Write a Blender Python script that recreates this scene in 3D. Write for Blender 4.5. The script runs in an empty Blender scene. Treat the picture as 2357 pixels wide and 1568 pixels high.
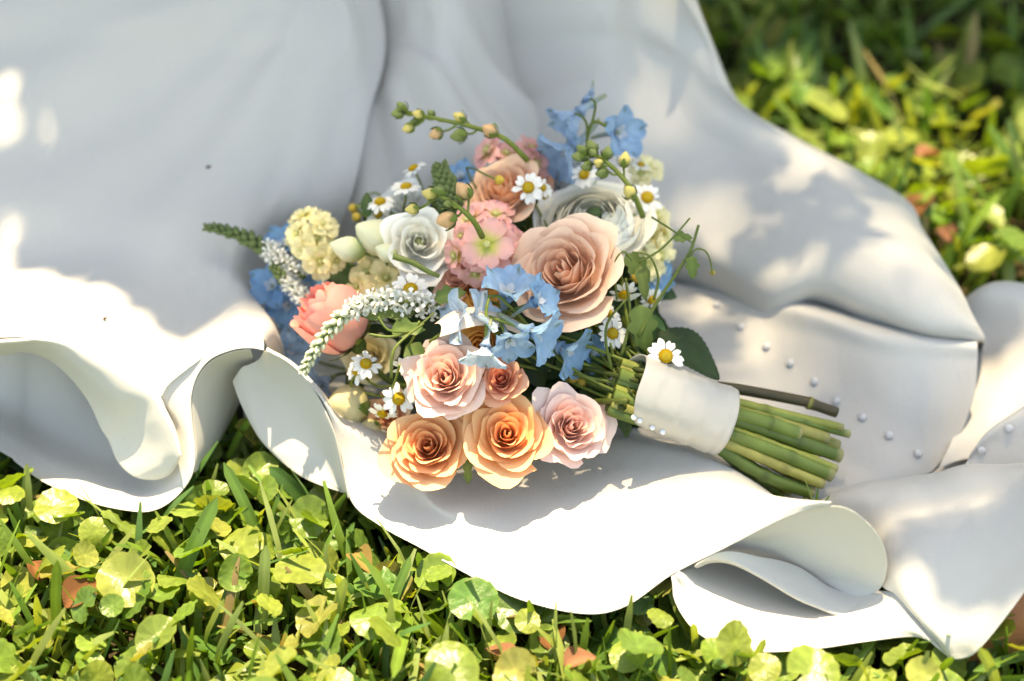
import bpy, bmesh, math, random
import numpy as np
from mathutils import Vector, Matrix, Quaternion, noise
from mathutils.bvhtree import BVHTree
R_ = math.radians
rng = np.random.default_rng(7)
random.seed(7)
scene = bpy.context.scene
COL = scene.collection

# ------------------------------------------------------------------ camera
CAM_H, PITCH, LENS = 0.84, 38.0, 60.0
SUN_EL, SUN_AZ = 76.0, 4.0
EXPOSURE = 1.76
IW, IH = 2357.0, 1568.0
FP = LENS / 36.0 * IW
cam_d = bpy.data.cameras.new('camera')
cam = bpy.data.objects.new('camera', cam_d)
COL.objects.link(cam)
cam.location = (0, 0, CAM_H)
cam.rotation_euler = (R_(90 - PITCH), 0, 0)
cam_d.lens = LENS
cam_d.sensor_width = 36.0
cam_d.clip_start = 0.02
cam_d.clip_end = 500
cam_d.dof.use_dof = True
cam_d.dof.focus_distance = 1.165
cam_d.dof.aperture_fstop = 2.6
scene.camera = cam

# ------------------------------------------------------------------ world, sun, exposure
world = bpy.data.worlds.new('World')
scene.world = world
world.use_nodes = True
wn = world.node_tree.nodes
sky = wn.new('ShaderNodeTexSky')
sky.sky_type = 'NISHITA'
sky.sun_disc = False
sky.sun_elevation = R_(SUN_EL)
sky.sun_rotation = R_(SUN_AZ)
bg = wn['Background']
world.node_tree.links.new(sky.outputs[0], bg.inputs[0])
bg.inputs[1].default_value = 0.15
SUN = Vector((math.sin(R_(SUN_AZ)) * math.cos(R_(SUN_EL)), math.cos(R_(SUN_AZ)) * math.cos(R_(SUN_EL)), math.sin(R_(SUN_EL))))
sl = bpy.data.lights.new('sun', 'SUN')
sl.energy = 4.2
sl.angle = R_(0.5)
sl.color = (1.0, 0.93, 0.82)
so = bpy.data.objects.new('sun', sl)
COL.objects.link(so)
so.rotation_euler = SUN.to_track_quat('Z', 'Y').to_euler()
so.location = (1, 3, 5)
vs = scene.view_settings
vs.view_transform = 'Standard'
vs.look = 'None'
vs.exposure = EXPOSURE
vs.gamma = 1.0
vs.use_curve_mapping = False
vs.use_white_balance = True
vs.white_balance_temperature = 9900
vs.white_balance_tint = 6
scene.cycles.use_denoising = True

# ------------------------------------------------------------------ geometry helpers
_p = R_(PITCH)
FWD = np.array([0, math.cos(_p), -math.sin(_p)])
UP = np.array([0, math.sin(_p), math.cos(_p)])
RT = np.array([1.0, 0, 0])
CP = np.array([0, 0, CAM_H])

def ray(px, py):
    return FWD + RT * ((px - IW / 2) / FP) - UP * ((py - IH / 2) / FP)
def atz(px, py, z):
    d = ray(px, py)
    return CP + d * ((z - CAM_H) / d[2])
def atd(px, py, dep):
    return CP + ray(px, py) * dep
def pix(p):
    q = np.asarray(p, float) - CP
    dep = q @ FWD
    return (IW / 2 + FP * (q @ RT) / dep, IH / 2 - FP * (q @ UP) / dep)
def camdir(x, y, z):          # a direction given as right, up, towards the viewer's side
    v = RT * x + UP * y - FWD * z
    return v / np.linalg.norm(v)

def catmull(P, n):
    P = np.asarray(P, float)
    m = len(P)
    if m == 2:
        t = np.linspace(0, 1, n)[:, None]
        return P[0] * (1 - t) + P[1] * t
    Q = np.vstack([2 * P[0] - P[1], P, 2 * P[-1] - P[-2]])
    out = []
    for s in np.linspace(0, m - 1, n):
        i = min(int(s), m - 2)
        t = s - i
        a, b, c, d = Q[i], Q[i + 1], Q[i + 2], Q[i + 3]
        out.append(0.5 * (2 * b + (c - a) * t + (2 * a - 5 * b + 4 * c - d) * t * t + (3 * b - a - 3 * c + d) * t ** 3))
    return np.array(out)

def grid_faces(nu, nv, wrap=False):
    f = []
    for j in range(nv - 1):
        for i in range(nu if wrap else nu - 1):
            a = j * nu + i
            b = j * nu + (i + 1) % nu
            f.append((a, b, b + nu, a + nu))
    return f

def mesh(name, verts, faces, mat, cols=None, smooth=True):
    me = bpy.data.meshes.new(name)
    me.from_pydata([tuple(map(float, v)) for v in verts], [], [tuple(int(i) for i in f) for f in faces])
    if smooth:
        me.polygons.foreach_set('use_smooth', [True] * len(me.polygons))
    if cols is not None:
        at = me.color_attributes.new('tint', 'FLOAT_COLOR', 'POINT')
        c = np.ones((len(verts), 4), np.float32)
        c[:, :3] = cols
        at.data.foreach_set('color', c.ravel())
    if mat is not None:
        me.materials.append(mat)
    me.update()
    return me

def add(name, me, parent=None, M=None):
    o = bpy.data.objects.new(name, me)
    COL.objects.link(o)
    if parent is not None:
        o.parent = parent
    if M is not None:
        o.matrix_local = M
    return o

def tag(o, label=None, cat=None, group=None, kind=None):
    if label: o['label'] = label
    if cat: o['category'] = cat
    if group: o['group'] = group
    if kind: o['kind'] = kind
    return o

def frame(origin, z, spin=0.0, scale=1.0, xhint=None):
    z = Vector(z).normalized()
    if xhint is None:
        xhint = Vector((1, 0, 0)) if abs(z.x) < 0.9 else Vector((0, 1, 0))
    x = (Vector(xhint) - z * Vector(xhint).dot(z)).normalized()
    y = z.cross(x)
    M = Matrix(((x.x, y.x, z.x, 0), (x.y, y.y, z.y, 0), (x.z, y.z, z.z, 0), (0, 0, 0, 1)))
    return Matrix.Translation(Vector(origin)) @ M @ Matrix.Rotation(spin, 4, 'Z') @ Matrix.Scale(scale, 4)

def tube(pts, rad, n=8, cap=True):
    P = np.asarray(pts, float)
    m = len(P)
    rad = np.broadcast_to(np.asarray(rad, float), (m,))
    T = np.gradient(P, axis=0)
    T /= np.linalg.norm(T, axis=1)[:, None] + 1e-12
    a = np.cross(T[0], [0.31, 0.2, 0.93])
    if np.linalg.norm(a) < 1e-3: a = np.cross(T[0], [1, 0, 0])
    V = []
    for i in range(m):
        a = a - T[i] * (a @ T[i])
        a /= np.linalg.norm(a)
        b = np.cross(T[i], a)
        for k in range(n):
            th = 2 * math.pi * k / n
            V.append(P[i] + rad[i] * (a * math.cos(th) + b * math.sin(th)))
    F = grid_faces(n, m, True)
    if cap:
        F.append(tuple(range(n - 1, -1, -1)))
        F.append(tuple((m - 1) * n + k for k in range(n)))
    return np.array(V), F

class Join:
    def __init__(s): s.v, s.f, s.c, s.n = [], [], [], 0
    def put(s, V, F, c=None):
        V = np.asarray(V, float)
        s.v.append(V)
        s.f += [tuple(i + s.n for i in f) for f in F]
        if c is not None: s.c.append(np.broadcast_to(np.asarray(c, float), (len(V), 3)))
        s.n += len(V)
    def mesh(s, name, mat, smooth=True):
        return mesh(name, np.vstack(s.v), s.f, mat, np.vstack(s.c) if s.c else None, smooth)

# ------------------------------------------------------------------ materials
def newmat(name):
    m = bpy.data.materials.new(name)
    m.use_nodes = True
    nt = m.node_tree
    return m, nt, nt.nodes, nt.links, nt.nodes['Principled BSDF'], nt.nodes['Material Output']

def thin_mat(name, rough=0.5, transl=0.3, base=None, tint=(1, 1, 1), var=0.0, noise=0.12, nscale=90, spec=0.35, sheen=0.0, bump=0.0, bscale=250, ssat=1.0):
    m, nt, N, L, pb, out = newmat(name)
    if base is None:
        at = N.new('ShaderNodeAttribute'); at.attribute_name = 'tint'
        col = at.outputs['Color']
    else:
        rgb = N.new('ShaderNodeRGB'); rgb.outputs[0].default_value = (*base, 1)
        col = rgb.outputs[0]
    tc = N.new('ShaderNodeTexCoord')
    no = N.new('ShaderNodeTexNoise'); no.inputs['Scale'].default_value = nscale; no.inputs['Detail'].default_value = 4
    L.new(tc.outputs['Object'], no.inputs['Vector'])
    mr = N.new('ShaderNodeMapRange'); mr.inputs['From Min'].default_value = 0.25; mr.inputs['From Max'].default_value = 0.75
    mr.inputs['To Min'].default_value = 1 - noise; mr.inputs['To Max'].default_value = 1 + noise
    L.new(no.outputs['Fac'], mr.inputs['Value'])
    hs = N.new('ShaderNodeHueSaturation')
    L.new(col, hs.inputs['Color']); L.new(mr.outputs[0], hs.inputs['Value'])
    if var > 0:
        oi = N.new('ShaderNodeObjectInfo')
        m2 = N.new('ShaderNodeMapRange'); m2.inputs['To Min'].default_value = 0.5 - var * 0.12; m2.inputs['To Max'].default_value = 0.5 + var * 0.07
        L.new(oi.outputs['Random'], m2.inputs['Value']); L.new(m2.outputs[0], hs.inputs['Hue'])
        ml = N.new('ShaderNodeMath'); ml.operation = 'MULTIPLY'
        m3 = N.new('ShaderNodeMapRange'); m3.inputs['To Min'].default_value = 1 - var * 0.6; m3.inputs['To Max'].default_value = 1 + var * 0.6
        wn_ = N.new('ShaderNodeTexWhiteNoise'); wn_.noise_dimensions = '1D'
        L.new(oi.outputs['Random'], wn_.inputs['W']); L.new(wn_.outputs['Value'], m3.inputs['Value'])
        L.new(mr.outputs[0], ml.inputs[0]); L.new(m3.outputs[0], ml.inputs[1]); L.new(ml.outputs[0], hs.inputs['Value'])
    L.new(hs.outputs[0], pb.inputs['Base Color'])
    pb.inputs['Roughness'].default_value = rough
    pb.inputs['Specular IOR Level'].default_value = spec
    if sheen: pb.inputs['Sheen Weight'].default_value = sheen
    if bump:
        nb = N.new('ShaderNodeTexNoise'); nb.inputs['Scale'].default_value = bscale; nb.inputs['Detail'].default_value = 3
        L.new(tc.outputs['Object'], nb.inputs['Vector'])
        bp = N.new('ShaderNodeBump'); bp.inputs['Strength'].default_value = bump; bp.inputs['Distance'].default_value = 0.002
        L.new(nb.outputs['Fac'], bp.inputs['Height']); L.new(bp.outputs[0], pb.inputs['Normal'])
    if transl > 0:
        tr = N.new('ShaderNodeBsdfTranslucent')
        mx = N.new('ShaderNodeMix'); mx.data_type = 'RGBA'; mx.blend_type = 'MULTIPLY'; mx.inputs['Factor'].default_value = 1
        L.new(hs.outputs[0], mx.inputs['A']); mx.inputs['B'].default_value = (*tint, 1)
        L.new(mx.outputs['Result'], tr.inputs['Color'])
        ms = N.new('ShaderNodeMixShader'); ms.inputs[0].default_value = transl
        L.new(pb.outputs[0], ms.inputs[1]); L.new(tr.outputs[0], ms.inputs[2]); L.new(ms.outputs[0], out.inputs['Surface'])
    return m

M_PETAL = thin_mat('petal', 0.6, 0.14, noise=0.05, nscale=120, spec=0.2, sheen=0.1, bump=0.06, bscale=420)
M_BLUE = thin_mat('delphinium_petal', 0.55, 0.3, noise=0.16, nscale=160, spec=0.25, bump=0.12, bscale=500)
M_GREEN = thin_mat('bouquet_green', 0.5, 0.18, noise=0.2, nscale=140, spec=0.35, tint=(1.1, 1.2, 0.5), bump=0.1)
M_DISC = thin_mat('flower_disc', 0.8, 0.0, noise=0.3, nscale=900, spec=0.1, bump=0.6, bscale=1400)
M_STEM = thin_mat('cut_stem', 0.45, 0.0, noise=0.22, nscale=60, spec=0.4, bump=0.1, bscale=120)
M_LAWN = thin_mat('lawn_blade', 0.42, 0.42, noise=0.25, nscale=40, spec=0.5, tint=(1.25, 1.15, 0.35))
M_WORT = thin_mat('pennywort', 0.33, 0.42, noise=0.25, nscale=2.2, spec=0.5, tint=(1.15, 1.2, 0.35), var=0.2, bump=0.3, bscale=4)
M_DEAD = thin_mat('dead_leaf', 0.7, 0.25, noise=0.45, nscale=80, spec=0.2, tint=(1.2, 0.9, 0.6), bump=0.4, bscale=180)
M_TREE = thin_mat('tree_leaf', 0.5, 0.2, base=(0.05, 0.09, 0.02), noise=0.3, nscale=6)
M_BARK = thin_mat('bark', 0.9, 0.0, base=(0.12, 0.085, 0.06), noise=0.5, nscale=14, bump=0.8, bscale=20)
M_SATIN = thin_mat('dress_satin', 0.4, 0.12, base=(0.66, 0.645, 0.62), tint=(1.0, 0.93, 0.86), noise=0.02, nscale=700, spec=0.5, sheen=0.2, bump=0.2, bscale=900)
def weave(m, period, strength):
    nt = m.node_tree; N = nt.nodes; L = nt.links
    pb = N['Principled BSDF']
    tc = N.new('ShaderNodeTexCoord')
    wv = N.new('ShaderNodeTexWave'); wv.bands_direction = 'DIAGONAL'
    wv.inputs['Scale'].default_value = 2 * math.pi / (10 * period)
    wv.inputs['Distortion'].default_value = .4
    cr = N.new('ShaderNodeTexNoise'); cr.inputs['Scale'].default_value = 38; cr.inputs['Detail'].default_value = 5; cr.inputs['Distortion'].default_value = .8
    mp = N.new('ShaderNodeMapping'); mp.inputs['Scale'].default_value = (1.0, .45, .6); mp.inputs['Rotation'].default_value = (.2, .1, .6)
    L.new(tc.outputs['Object'], wv.inputs['Vector']); L.new(tc.outputs['Object'], mp.inputs['Vector']); L.new(mp.outputs[0], cr.inputs['Vector'])
    b1 = N.new('ShaderNodeBump'); b1.inputs['Strength'].default_value = strength; b1.inputs['Distance'].default_value = .0006
    b2 = N.new('ShaderNodeBump'); b2.inputs['Strength'].default_value = .22; b2.inputs['Distance'].default_value = .006
    L.new(wv.outputs['Fac'], b1.inputs['Height']); L.new(cr.outputs['Fac'], b2.inputs['Height'])
    L.new(b2.outputs[0], b1.inputs['Normal'])
    if pb.inputs['Normal'].links:
        old = pb.inputs['Normal'].links[0].from_node
        L.new(b1.outputs[0], old.inputs['Normal'])
    else:
        L.new(b1.outputs[0], pb.inputs['Normal'])
weave(M_SATIN, .0017, .35)
M_LINING = thin_mat('dress_lining', 0.55, 0.3, base=(0.72, 0.70, 0.67), tint=(1.0, 0.95, 0.9), noise=0.02, nscale=25, spec=0.3, sheen=0.2, bump=0.05, bscale=80)
M_RIBBON = thin_mat('ribbon_satin', 0.33, 0.0, base=(0.47, 0.455, 0.43), noise=0.04, nscale=40, spec=0.6, bump=0.2, bscale=110)
M_BUTTON = thin_mat('button_satin', 0.3, 0.0, base=(0.60, 0.61, 0.63), noise=0.03, spec=0.5)
M_PEARL = thin_mat('pearl', 0.18, 0.0, base=(0.74, 0.78, 0.84), noise=0.02, spec=0.7)
M_SKIN = thin_mat('skin', 0.5, 0.0, base=(0.46, 0.19, 0.085), noise=0.12, nscale=60, spec=0.35, bump=0.35, bscale=260)
_pb = M_SKIN.node_tree.nodes['Principled BSDF']
_pb.inputs['Subsurface Weight'].default_value = 0.25
_pb.inputs['Subsurface Radius'].default_value = (0.02, 0.007, 0.003)
_pb.inputs['Subsurface Scale'].default_value = 0.3
M_SOIL = thin_mat('soil', 0.95, 0.0, base=(0.045, 0.034, 0.02), noise=0.6, nscale=60, spec=0.1, bump=1.0, bscale=90)
M_SEED = thin_mat('seed', 0.7, 0.0, base=(0.10, 0.06, 0.03), noise=0.3, nscale=300)

# ------------------------------------------------------------------ ground
me = mesh('ground', [(-90, -60, -0.06), (90, -60, -0.06), (90, 180, -0.06), (-90, 180, -0.06)], [(0, 1, 2, 3)], M_SOIL)
tag(add('ground', me), 'dark soil under the lawn', 'ground', kind='structure')

# ------------------------------------------------------------------ wedding dress
DRESS_AT = Vector((-0.15, 1.45, 0.0))
dress = bpy.data.objects.new('wedding_dress', None)
COL.objects.link(dress)
dress.location = DRESS_AT
tag(dress, 'white satin wedding dress spread over the lawn with curling hem', 'dress')
CLOTH_V, CLOTH_F, PATCH = [], [], {}

def wob(v):
    a = noise.noise(Vector((v[0] * 14, v[1] * 9 + v[2] * 6, 1.3))) * .0016 + noise.noise(Vector((v[0] * 34 + 5, v[1] * 20, v[2] * 20))) * .0007
    return np.array((a * .3, -a * .5, a))
FAN = {'skirt_gore': .010, 'skirt_fold': .008, 'skirt_panel': .004, 'train_panel': .003, 'side_panel': .0025}
APEX = np.array(atz(830, -60, .2))
def fan(v, amp):
    dx, dy = v[0] - APEX[0], APEX[1] - v[1]
    a, r = math.atan2(dx, max(dy, .02)), math.hypot(dx, dy)
    a += .25 * noise.noise(Vector((v[0] * 3, v[1] * 3, .7)))
    k = math.sin(a * 11 + 1.1) + .6 * math.sin(a * 23 + 4 * r)
    return np.array((0, 0, amp * k * min(1, r / .12) * (.5 + .5 * noise.noise(Vector((v[0] * 5, v[1] * 5, 3.1))) + .3)))
def row3(row):
    return [atz(*c) if len(c) == 3 else np.array(c[1:]) for c in row]   # ('w', x, y, z) is a world point

def patch(name, rows, nu=90, nv=36, mat=None, thick=0.0008, label=None):
    n = max(len(r) for r in rows)
    G = [catmull(row3(r), nu) for r in rows]
    G = np.array(G)                                   # rows x nu x 3
    S = np.stack([catmull(G[:, i], nv) for i in range(nu)], 1)     # nv x nu x 3
    V = S.reshape(-1, 3)
    V = V + np.stack([wob(v) for v in V])
    if name in FAN:
        V = V + np.stack([fan(v, FAN[name]) for v in V])
    F = grid_faces(nu, nv)
    off = sum(len(v) for v in CLOTH_V)
    CLOTH_V.append(V)
    CLOTH_F.extend([tuple(i + off for i in f) for f in F])
    PATCH[name] = (V, F)
    me = mesh(name, V - np.array(DRESS_AT), F, mat or M_SATIN)
    o = add(name, me, dress)
    sd = o.modifiers.new('thickness', 'SOLIDIFY')
    sd.thickness = thick
    sd.offset = 0
    ss = o.modifiers.new('smooth', 'SUBSURF')
    ss.levels = ss.render_levels = 1
    if label: o['label'] = label
    return o

# left skirt panel: its front boundary is the ridge of the hem lobe and of the arch
patch('skirt_panel', [
    [(-260, 800, .105), (18, 783, .107), (101, 779, .105), (173, 793, .10), (253, 837, .09), (325, 880, .078), (366, 912, .066), (390, 880, .075), (469, 815, .092), (541, 757, .104), (575, 749, .106), (605, 775, .10), (620, 800, .08), (640, 830, .04)],
    [(-260, 740, .097), (0, 735, .098), (100, 738, .096), (180, 750, .09), (260, 780, .082), (330, 815, .072), (380, 830, .068), (420, 805, .075), (480, 770, .086), (540, 728, .098), (580, 722, .10), (620, 728, .095), (640, 760, .075), (655, 800, .03)],
    [(-260, 600, .087), (0, 610, .087), (130, 615, .085), (250, 630, .08), (340, 650, .076), (410, 670, .074), (460, 680, .074), (500, 680, .076), (530, 675, .078), (555, 665, .078), (572, 665, .070), (582, 675, .05), (590, 690, .02), (600, 710, -.01)],
    [(-260, 450, .115), (0, 455, .112), (150, 470, .107), (280, 490, .102), (370, 510, .098), (430, 530, .094), (480, 545, .092), (520, 555, .09), (545, 565, .086), (565, 580, .075), (580, 600, .055), (600, 620, .03), (640, 640, .01), (690, 660, -.005)],
    [(-260, 300, .145), (0, 300, .14), (170, 315, .134), (310, 330, .13), (420, 345, .126), (500, 360, .122), (560, 375, .118), (600, 390, .114), (630, 405, .108), (655, 425, .102), (675, 450, .094), (700, 470, .086), (750, 480, .08), (800, 480, .075)],
    [(-260, 110, .185), (0, 110, .18), (200, 120, .178), (360, 135, .172), (480, 145, .17), (570, 155, .168), (640, 170, .166), (690, 180, .162), (725, 195, .157), (748, 220, .149), (765, 250, .140), (785, 270, .133), (815, 270, .130), (850, 265, .127)],
    [(-260, -60, .225), (0, -60, .22), (240, -50, .22), (420, -40, .216), (560, -30, .214), (660, -25, .212), (720, -20, .208), (760, -15, .203), (790, -5, .198), (806, 10, .191), (818, 30, .183), (830, 40, .177), (850, 35, .174), (880, 20, .172)],
    [('w', -.95, 1.46, .34), ('w', -.7, 1.47, .34), ('w', -.58, 1.47, .35), ('w', -.5, 1.47, .36), ('w', -.43, 1.47, .36), ('w', -.38, 1.47, .36), ('w', -.33, 1.47, .36), ('w', -.30, 1.46, .35), ('w', -.27, 1.46, .34), ('w', -.25, 1.46, .33), ('w', -.235, 1.46, .32), ('w', -.22, 1.46, .32), ('w', -.2, 1.46, .32), ('w', -.18, 1.46, .32)],
], nu=120, nv=60)

# middle of the skirt behind the flowers
patch('skirt_gore', [
    [(575, 720, -.01), (700, 760, -.01), (900, 800, -.01), (1100, 800, -.01), (1300, 760, -.02), (1500, 720, -.04)],
    [(600, 640, .0), (720, 640, .0), (860, 620, .01), (1060, 600, .02), (1280, 600, .01), (1480, 610, -.02)],
    [(640, 540, .04), (730, 520, .055), (850, 500, .06), (1020, 480, .06), (1240, 480, .05), (1450, 490, .01)],
    [(680, 420, .09), (760, 400, .095), (850, 400, .085), (960, 380, .095), (1130, 350, .10), (1380, 380, .03)],
    [(735, 250, .128), (800, 230, .135), (850, 230, .124), (930, 200, .14), (1060, 220, .135), (1300, 270, .07)],
    [(795, 20, .17), (835, -5, .178), (870, 10, .168), (960, 0, .185), (1060, 60, .172), (1240, 110, .10)],
    [('w', -.255, 1.44, .32), ('w', -.22, 1.44, .33), ('w', -.19, 1.44, .32), ('w', -.13, 1.44, .33), ('w', -.07, 1.44, .32), ('w', .02, 1.44, .25)],
], nu=80, nv=50)

# upper right skirt fold
patch('skirt_fold', [
    [(1180, 640, .01), (1350, 640, .012), (1520, 625, .012), (1650, 675, .008), (1760, 735, .012), (1870, 705, .032), (2000, 755, .036), (2120, 792, .036), (2235, 800, .03), (2262, 800, .02), (2250, 830, -.02)],
    [(1180, 600, .03), (1350, 590, .04), (1520, 585, .038), (1650, 640, .03), (1760, 715, .03), (1880, 675, .055), (2000, 715, .06), (2120, 765, .058), (2235, 790, .045), (2262, 785, .03), (2250, 820, -.02)],
    [(1100, 540, .01), (1350, 530, .06), (1530, 520, .06), (1660, 575, .06), (1780, 635, .062), (1900, 620, .075), (2020, 645, .08), (2130, 690, .075), (2215, 735, .062), (2240, 745, .045), (2230, 800, -.02)],
    [(1090, 460, .02), (1350, 450, .07), (1530, 440, .075), (1680, 470, .07), (1800, 520, .078), (1920, 540, .088), (2030, 560, .092), (2120, 600, .086), (2180, 640, .07), (2205, 665, .05), (2200, 730, -.02)],
    [(1080, 370, .035), (1350, 350, .088), (1530, 350, .082), (1690, 385, .078), (1810, 425, .086), (1920, 455, .094), (2010, 480, .092), (2080, 510, .082), (2115, 535, .068), (2128, 552, .05), (2130, 640, -.02)],
    [(1060, 250, .065), (1350, 230, .115), (1520, 250, .105), (1650, 290, .102), (1760, 320, .10), (1860, 355, .096), (1940, 395, .088), (2020, 432, .076), (2060, 455, .062), (2080, 470, .05), (2085, 560, -.02)],
    [(1030, 120, .10), (1350, 100, .15), (1480, 120, .142), (1580, 160, .135), (1650, 200, .13), (1690, 232, .124), (1720, 262, .108), (1790, 300, .09), (1850, 335, .07), (1880, 352, .055), (1890, 440, -.02)],
    [(980, -20, .14), (1340, -30, .19), (1460, -20, .188), (1540, 10, .18), (1600, 60, .168), (1640, 120, .152), (1672, 190, .132), (1700, 240, .112), (1712, 262, .09), (1720, 280, .06), (1725, 360, -.02)],
    [('w', .02, 1.43, .30), ('w', .08, 1.43, .31), ('w', .13, 1.43, .31), ('w', .165, 1.43, .30), (1552, -70, .222), (1588, -30, .198), (1606, 15, .176), (1630, 80, .15), (1650, 135, .12), (1662, 170, .08), (1672, 260, -.02)],
], nu=110, nv=60)

# low back panel under the cut stems, carrying the button row
patch('train_panel', [
    [(1000, 1030, -.012), (1250, 1070, -.012), (1500, 1110, -.012), (1750, 1150, -.012), (1950, 1160, -.015), (2080, 1110, -.015), (2150, 1075, -.015)],
    [(1000, 950, -.01), (1250, 970, -.008), (1500, 990, -.006), (1720, 1010, -.004), (1930, 1020, -.002), (2090, 1015, .0), (2205, 1010, -.008)],
    [(1000, 830, 0.0), (1250, 840, .002), (1480, 840, .004), (1700, 850, .008), (1900, 885, .014), (2080, 925, .02), (2242, 920, .012)],
    [(1000, 720, .01), (1250, 730, .01), (1460, 715, .012), (1680, 740, .018), (1880, 780, .034), (2060, 830, .04), (2250, 840, .034)],
    [(1000, 650, .01), (1250, 670, .012), (1450, 650, .014), (1650, 668, .018), (1850, 712, .046), (2030, 768, .052), (2250, 798, .045)],
    [(1000, 620, .0), (1250, 640, .0), (1450, 620, .0), (1650, 645, .0), (1850, 690, .025), (2030, 745, .03), (2250, 785, .03)],
], nu=80, nv=40)

patch('underskirt', [
    [(560, 1000, -.022), (900, 1080, -.022), (1300, 1130, -.022), (1700, 1190, -.022), (2000, 1190, -.022), (2250, 1130, -.02), (2560, 1080, -.02)],
    [(560, 900, -.022), (900, 960, -.022), (1300, 1000, -.022), (1700, 1050, -.022), (2000, 1080, -.022), (2250, 1060, -.02), (2560, 1030, -.02)],
    [(560, 700, -.022), (900, 700, -.022), (1300, 700, -.022), (1700, 700, -.022), (2000, 780, -.022), (2200, 830, -.022), (2560, 860, -.022)],
], nu=40, nv=16)
# far right fold and its shaded return with two buttons
patch('train_fold', [
    [(2160, 1080, -.012), (2210, 1060, -.012), (2280, 1050, -.012), (2380, 1040, -.012), (2520, 1020, -.012)],
    [(2200, 990, -.006), (2240, 980, -.004), (2300, 960, 0), (2390, 930, .0), (2520, 900, .0)],
    [(2240, 830, .0), (2280, 840, .004), (2330, 845, .012), (2400, 830, .02), (2520, 810, .02)],
    [(2230, 760, .01), (2275, 755, .016), (2325, 760, .022), (2400, 765, .03), (2520, 760, .03)],
    [(2215, 695, .02), (2260, 662, .04), (2305, 650, .046), (2370, 656, .046), (2520, 690, .04)],
    [(2215, 720, -.02), (2260, 690, -.02), (2305, 680, -.02), (2370, 690, -.02), (2520, 720, -.02)],
], nu=50, nv=36)
patch('train_return', [
    [(2200, 1100, .0), (2260, 1090, .004), (2340, 1095, .006), (2450, 1090, .01), (2560, 1070, .01)],
    [(2228, 1060, .010), (2275, 1030, .020), (2345, 1020, .026), (2450, 1000, .034), (2560, 980, .034)],
    [(2235, 1045, .016), (2275, 995, .03), (2335, 955, .042), (2430, 900, .056), (2560, 850, .056)],
    [(2240, 1040, .010), (2282, 992, .02), (2345, 950, .03), (2440, 890, .045), (2560, 835, .045)],
], nu=40, nv=24)

# hem lobe hanging from the left ridge
patch('hem_lobe', [
    [(-260, 850, .078), (0, 819, .08), (54, 811, .08), (108, 826, .076), (155, 862, .068), (202, 923, .051), (231, 985, .035), (249, 1014, .028), (271, 1064, .018), (307, 1097, .012), (354, 1104, .011), (390, 1092, .016), (412, 1060, .028)],
    [(-260, 828, .096), (8, 800, .098), (75, 795, .097), (138, 812, .093), (203, 855, .084), (262, 915, .068), (300, 960, .053), (325, 990, .045), (345, 1030, .034), (365, 1060, .027), (388, 1070, .025), (403, 1065, .028), (414, 1048, .035)],
    [(-260, 801, .106), (18, 784, .108), (101, 780, .106), (173, 794, .101), (253, 838, .091), (325, 881, .079), (364, 914, .07), (382, 949, .061), (398, 980, .053), (408, 1005, .046), (413, 1025, .041), (415, 1037, .038), (415, 1046, .0365)],
    [(-260, 770, .10), (10, 760, .10), (90, 760, .098), (160, 775, .092), (235, 815, .08), (300, 855, .066), (335, 890, .055), (352, 925, .046), (365, 955, .038), (372, 980, .032), (376, 1000, .028), (378, 1015, .026), (380, 1030, .024)],
], nu=100, nv=30)

# lower hem layer: bowl under the lobe, rising into the arch
patch('hem_bowl', [
    [(-260, 900, .006), (0, 1039, .0), (36, 1064, .0), (90, 1104, .0), (162, 1140, .0), (234, 1165, .0), (317, 1178, .0), (361, 1172, .002), (397, 1151, .005), (426, 1122, .011), (444, 1090, .020), (450, 1039, .032), (443, 967, .051), (441, 912, .066), (456, 862, .079), (487, 826, .089), (534, 806, .096), (577, 801, .099), (608, 806, .098)],
    [(-260, 870, .004), (0, 1000, -.002), (60, 1030, -.004), (120, 1070, -.005), (190, 1105, -.005), (260, 1130, -.005), (325, 1142, -.004), (365, 1138, .0), (395, 1122, .006), (415, 1095, .015), (427, 1065, .025), (430, 1015, .038), (422, 950, .055), (424, 900, .068), (445, 850, .081), (485, 810, .093), (536, 784, .100), (577, 778, .102), (608, 790, .100)],
    [(-260, 800, .0), (0, 925, -.004), (70, 955, -.008), (140, 995, -.010), (210, 1040, -.012), (270, 1072, -.012), (325, 1085, -.008), (360, 1080, 0), (380, 1060, .010), (393, 1035, .022), (400, 1005, .034), (398, 965, .046), (385, 930, .058), (395, 885, .071), (430, 838, .084), (480, 800, .094), (537, 765, .103), (575, 758, .105), (606, 778, .1005)],
    [(-260, 740, .03), (0, 790, .03), (80, 800, .028), (150, 835, .022), (210, 895, .010), (265, 960, .0), (310, 1000, -.004), (340, 1010, .0), (355, 990, .014), (362, 965, .028), (366, 940, .042), (367, 922, .053), (369, 912, .064), (391, 879, .074), (430, 833, .085), (474, 806, .092), (540, 757, .1035), (575, 749, .1055), (605, 774, .0995)],
], nu=130, nv=28)
# inner side of the arch, seen through its mouth
patch('hem_facing', [
    [(446, 1090, .019), (451, 1039, .031), (444, 967, .050), (442, 912, .065), (457, 863, .078), (488, 828, .088), (535, 808, .095), (577, 803, .098)],
    [(456, 1082, .012), (468, 1040, .020), (476, 985, .032), (484, 930, .045), (500, 880, .057), (522, 846, .067), (552, 826, .076), (582, 818, .081)],
    [(466, 1072, .004), (488, 1035, .006), (505, 1000, .010), (520, 960, .018), (535, 920, .028), (550, 880, .040), (572, 850, .052), (590, 838, .060)],
    [(480, 1055, -.004), (505, 1015, -.004), (522, 985, .0), (540, 950, .006), (556, 915, .014), (572, 885, .022), (590, 860, .034), (602, 848, .045)],
], nu=60, nv=24, mat=M_LINING)
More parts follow.
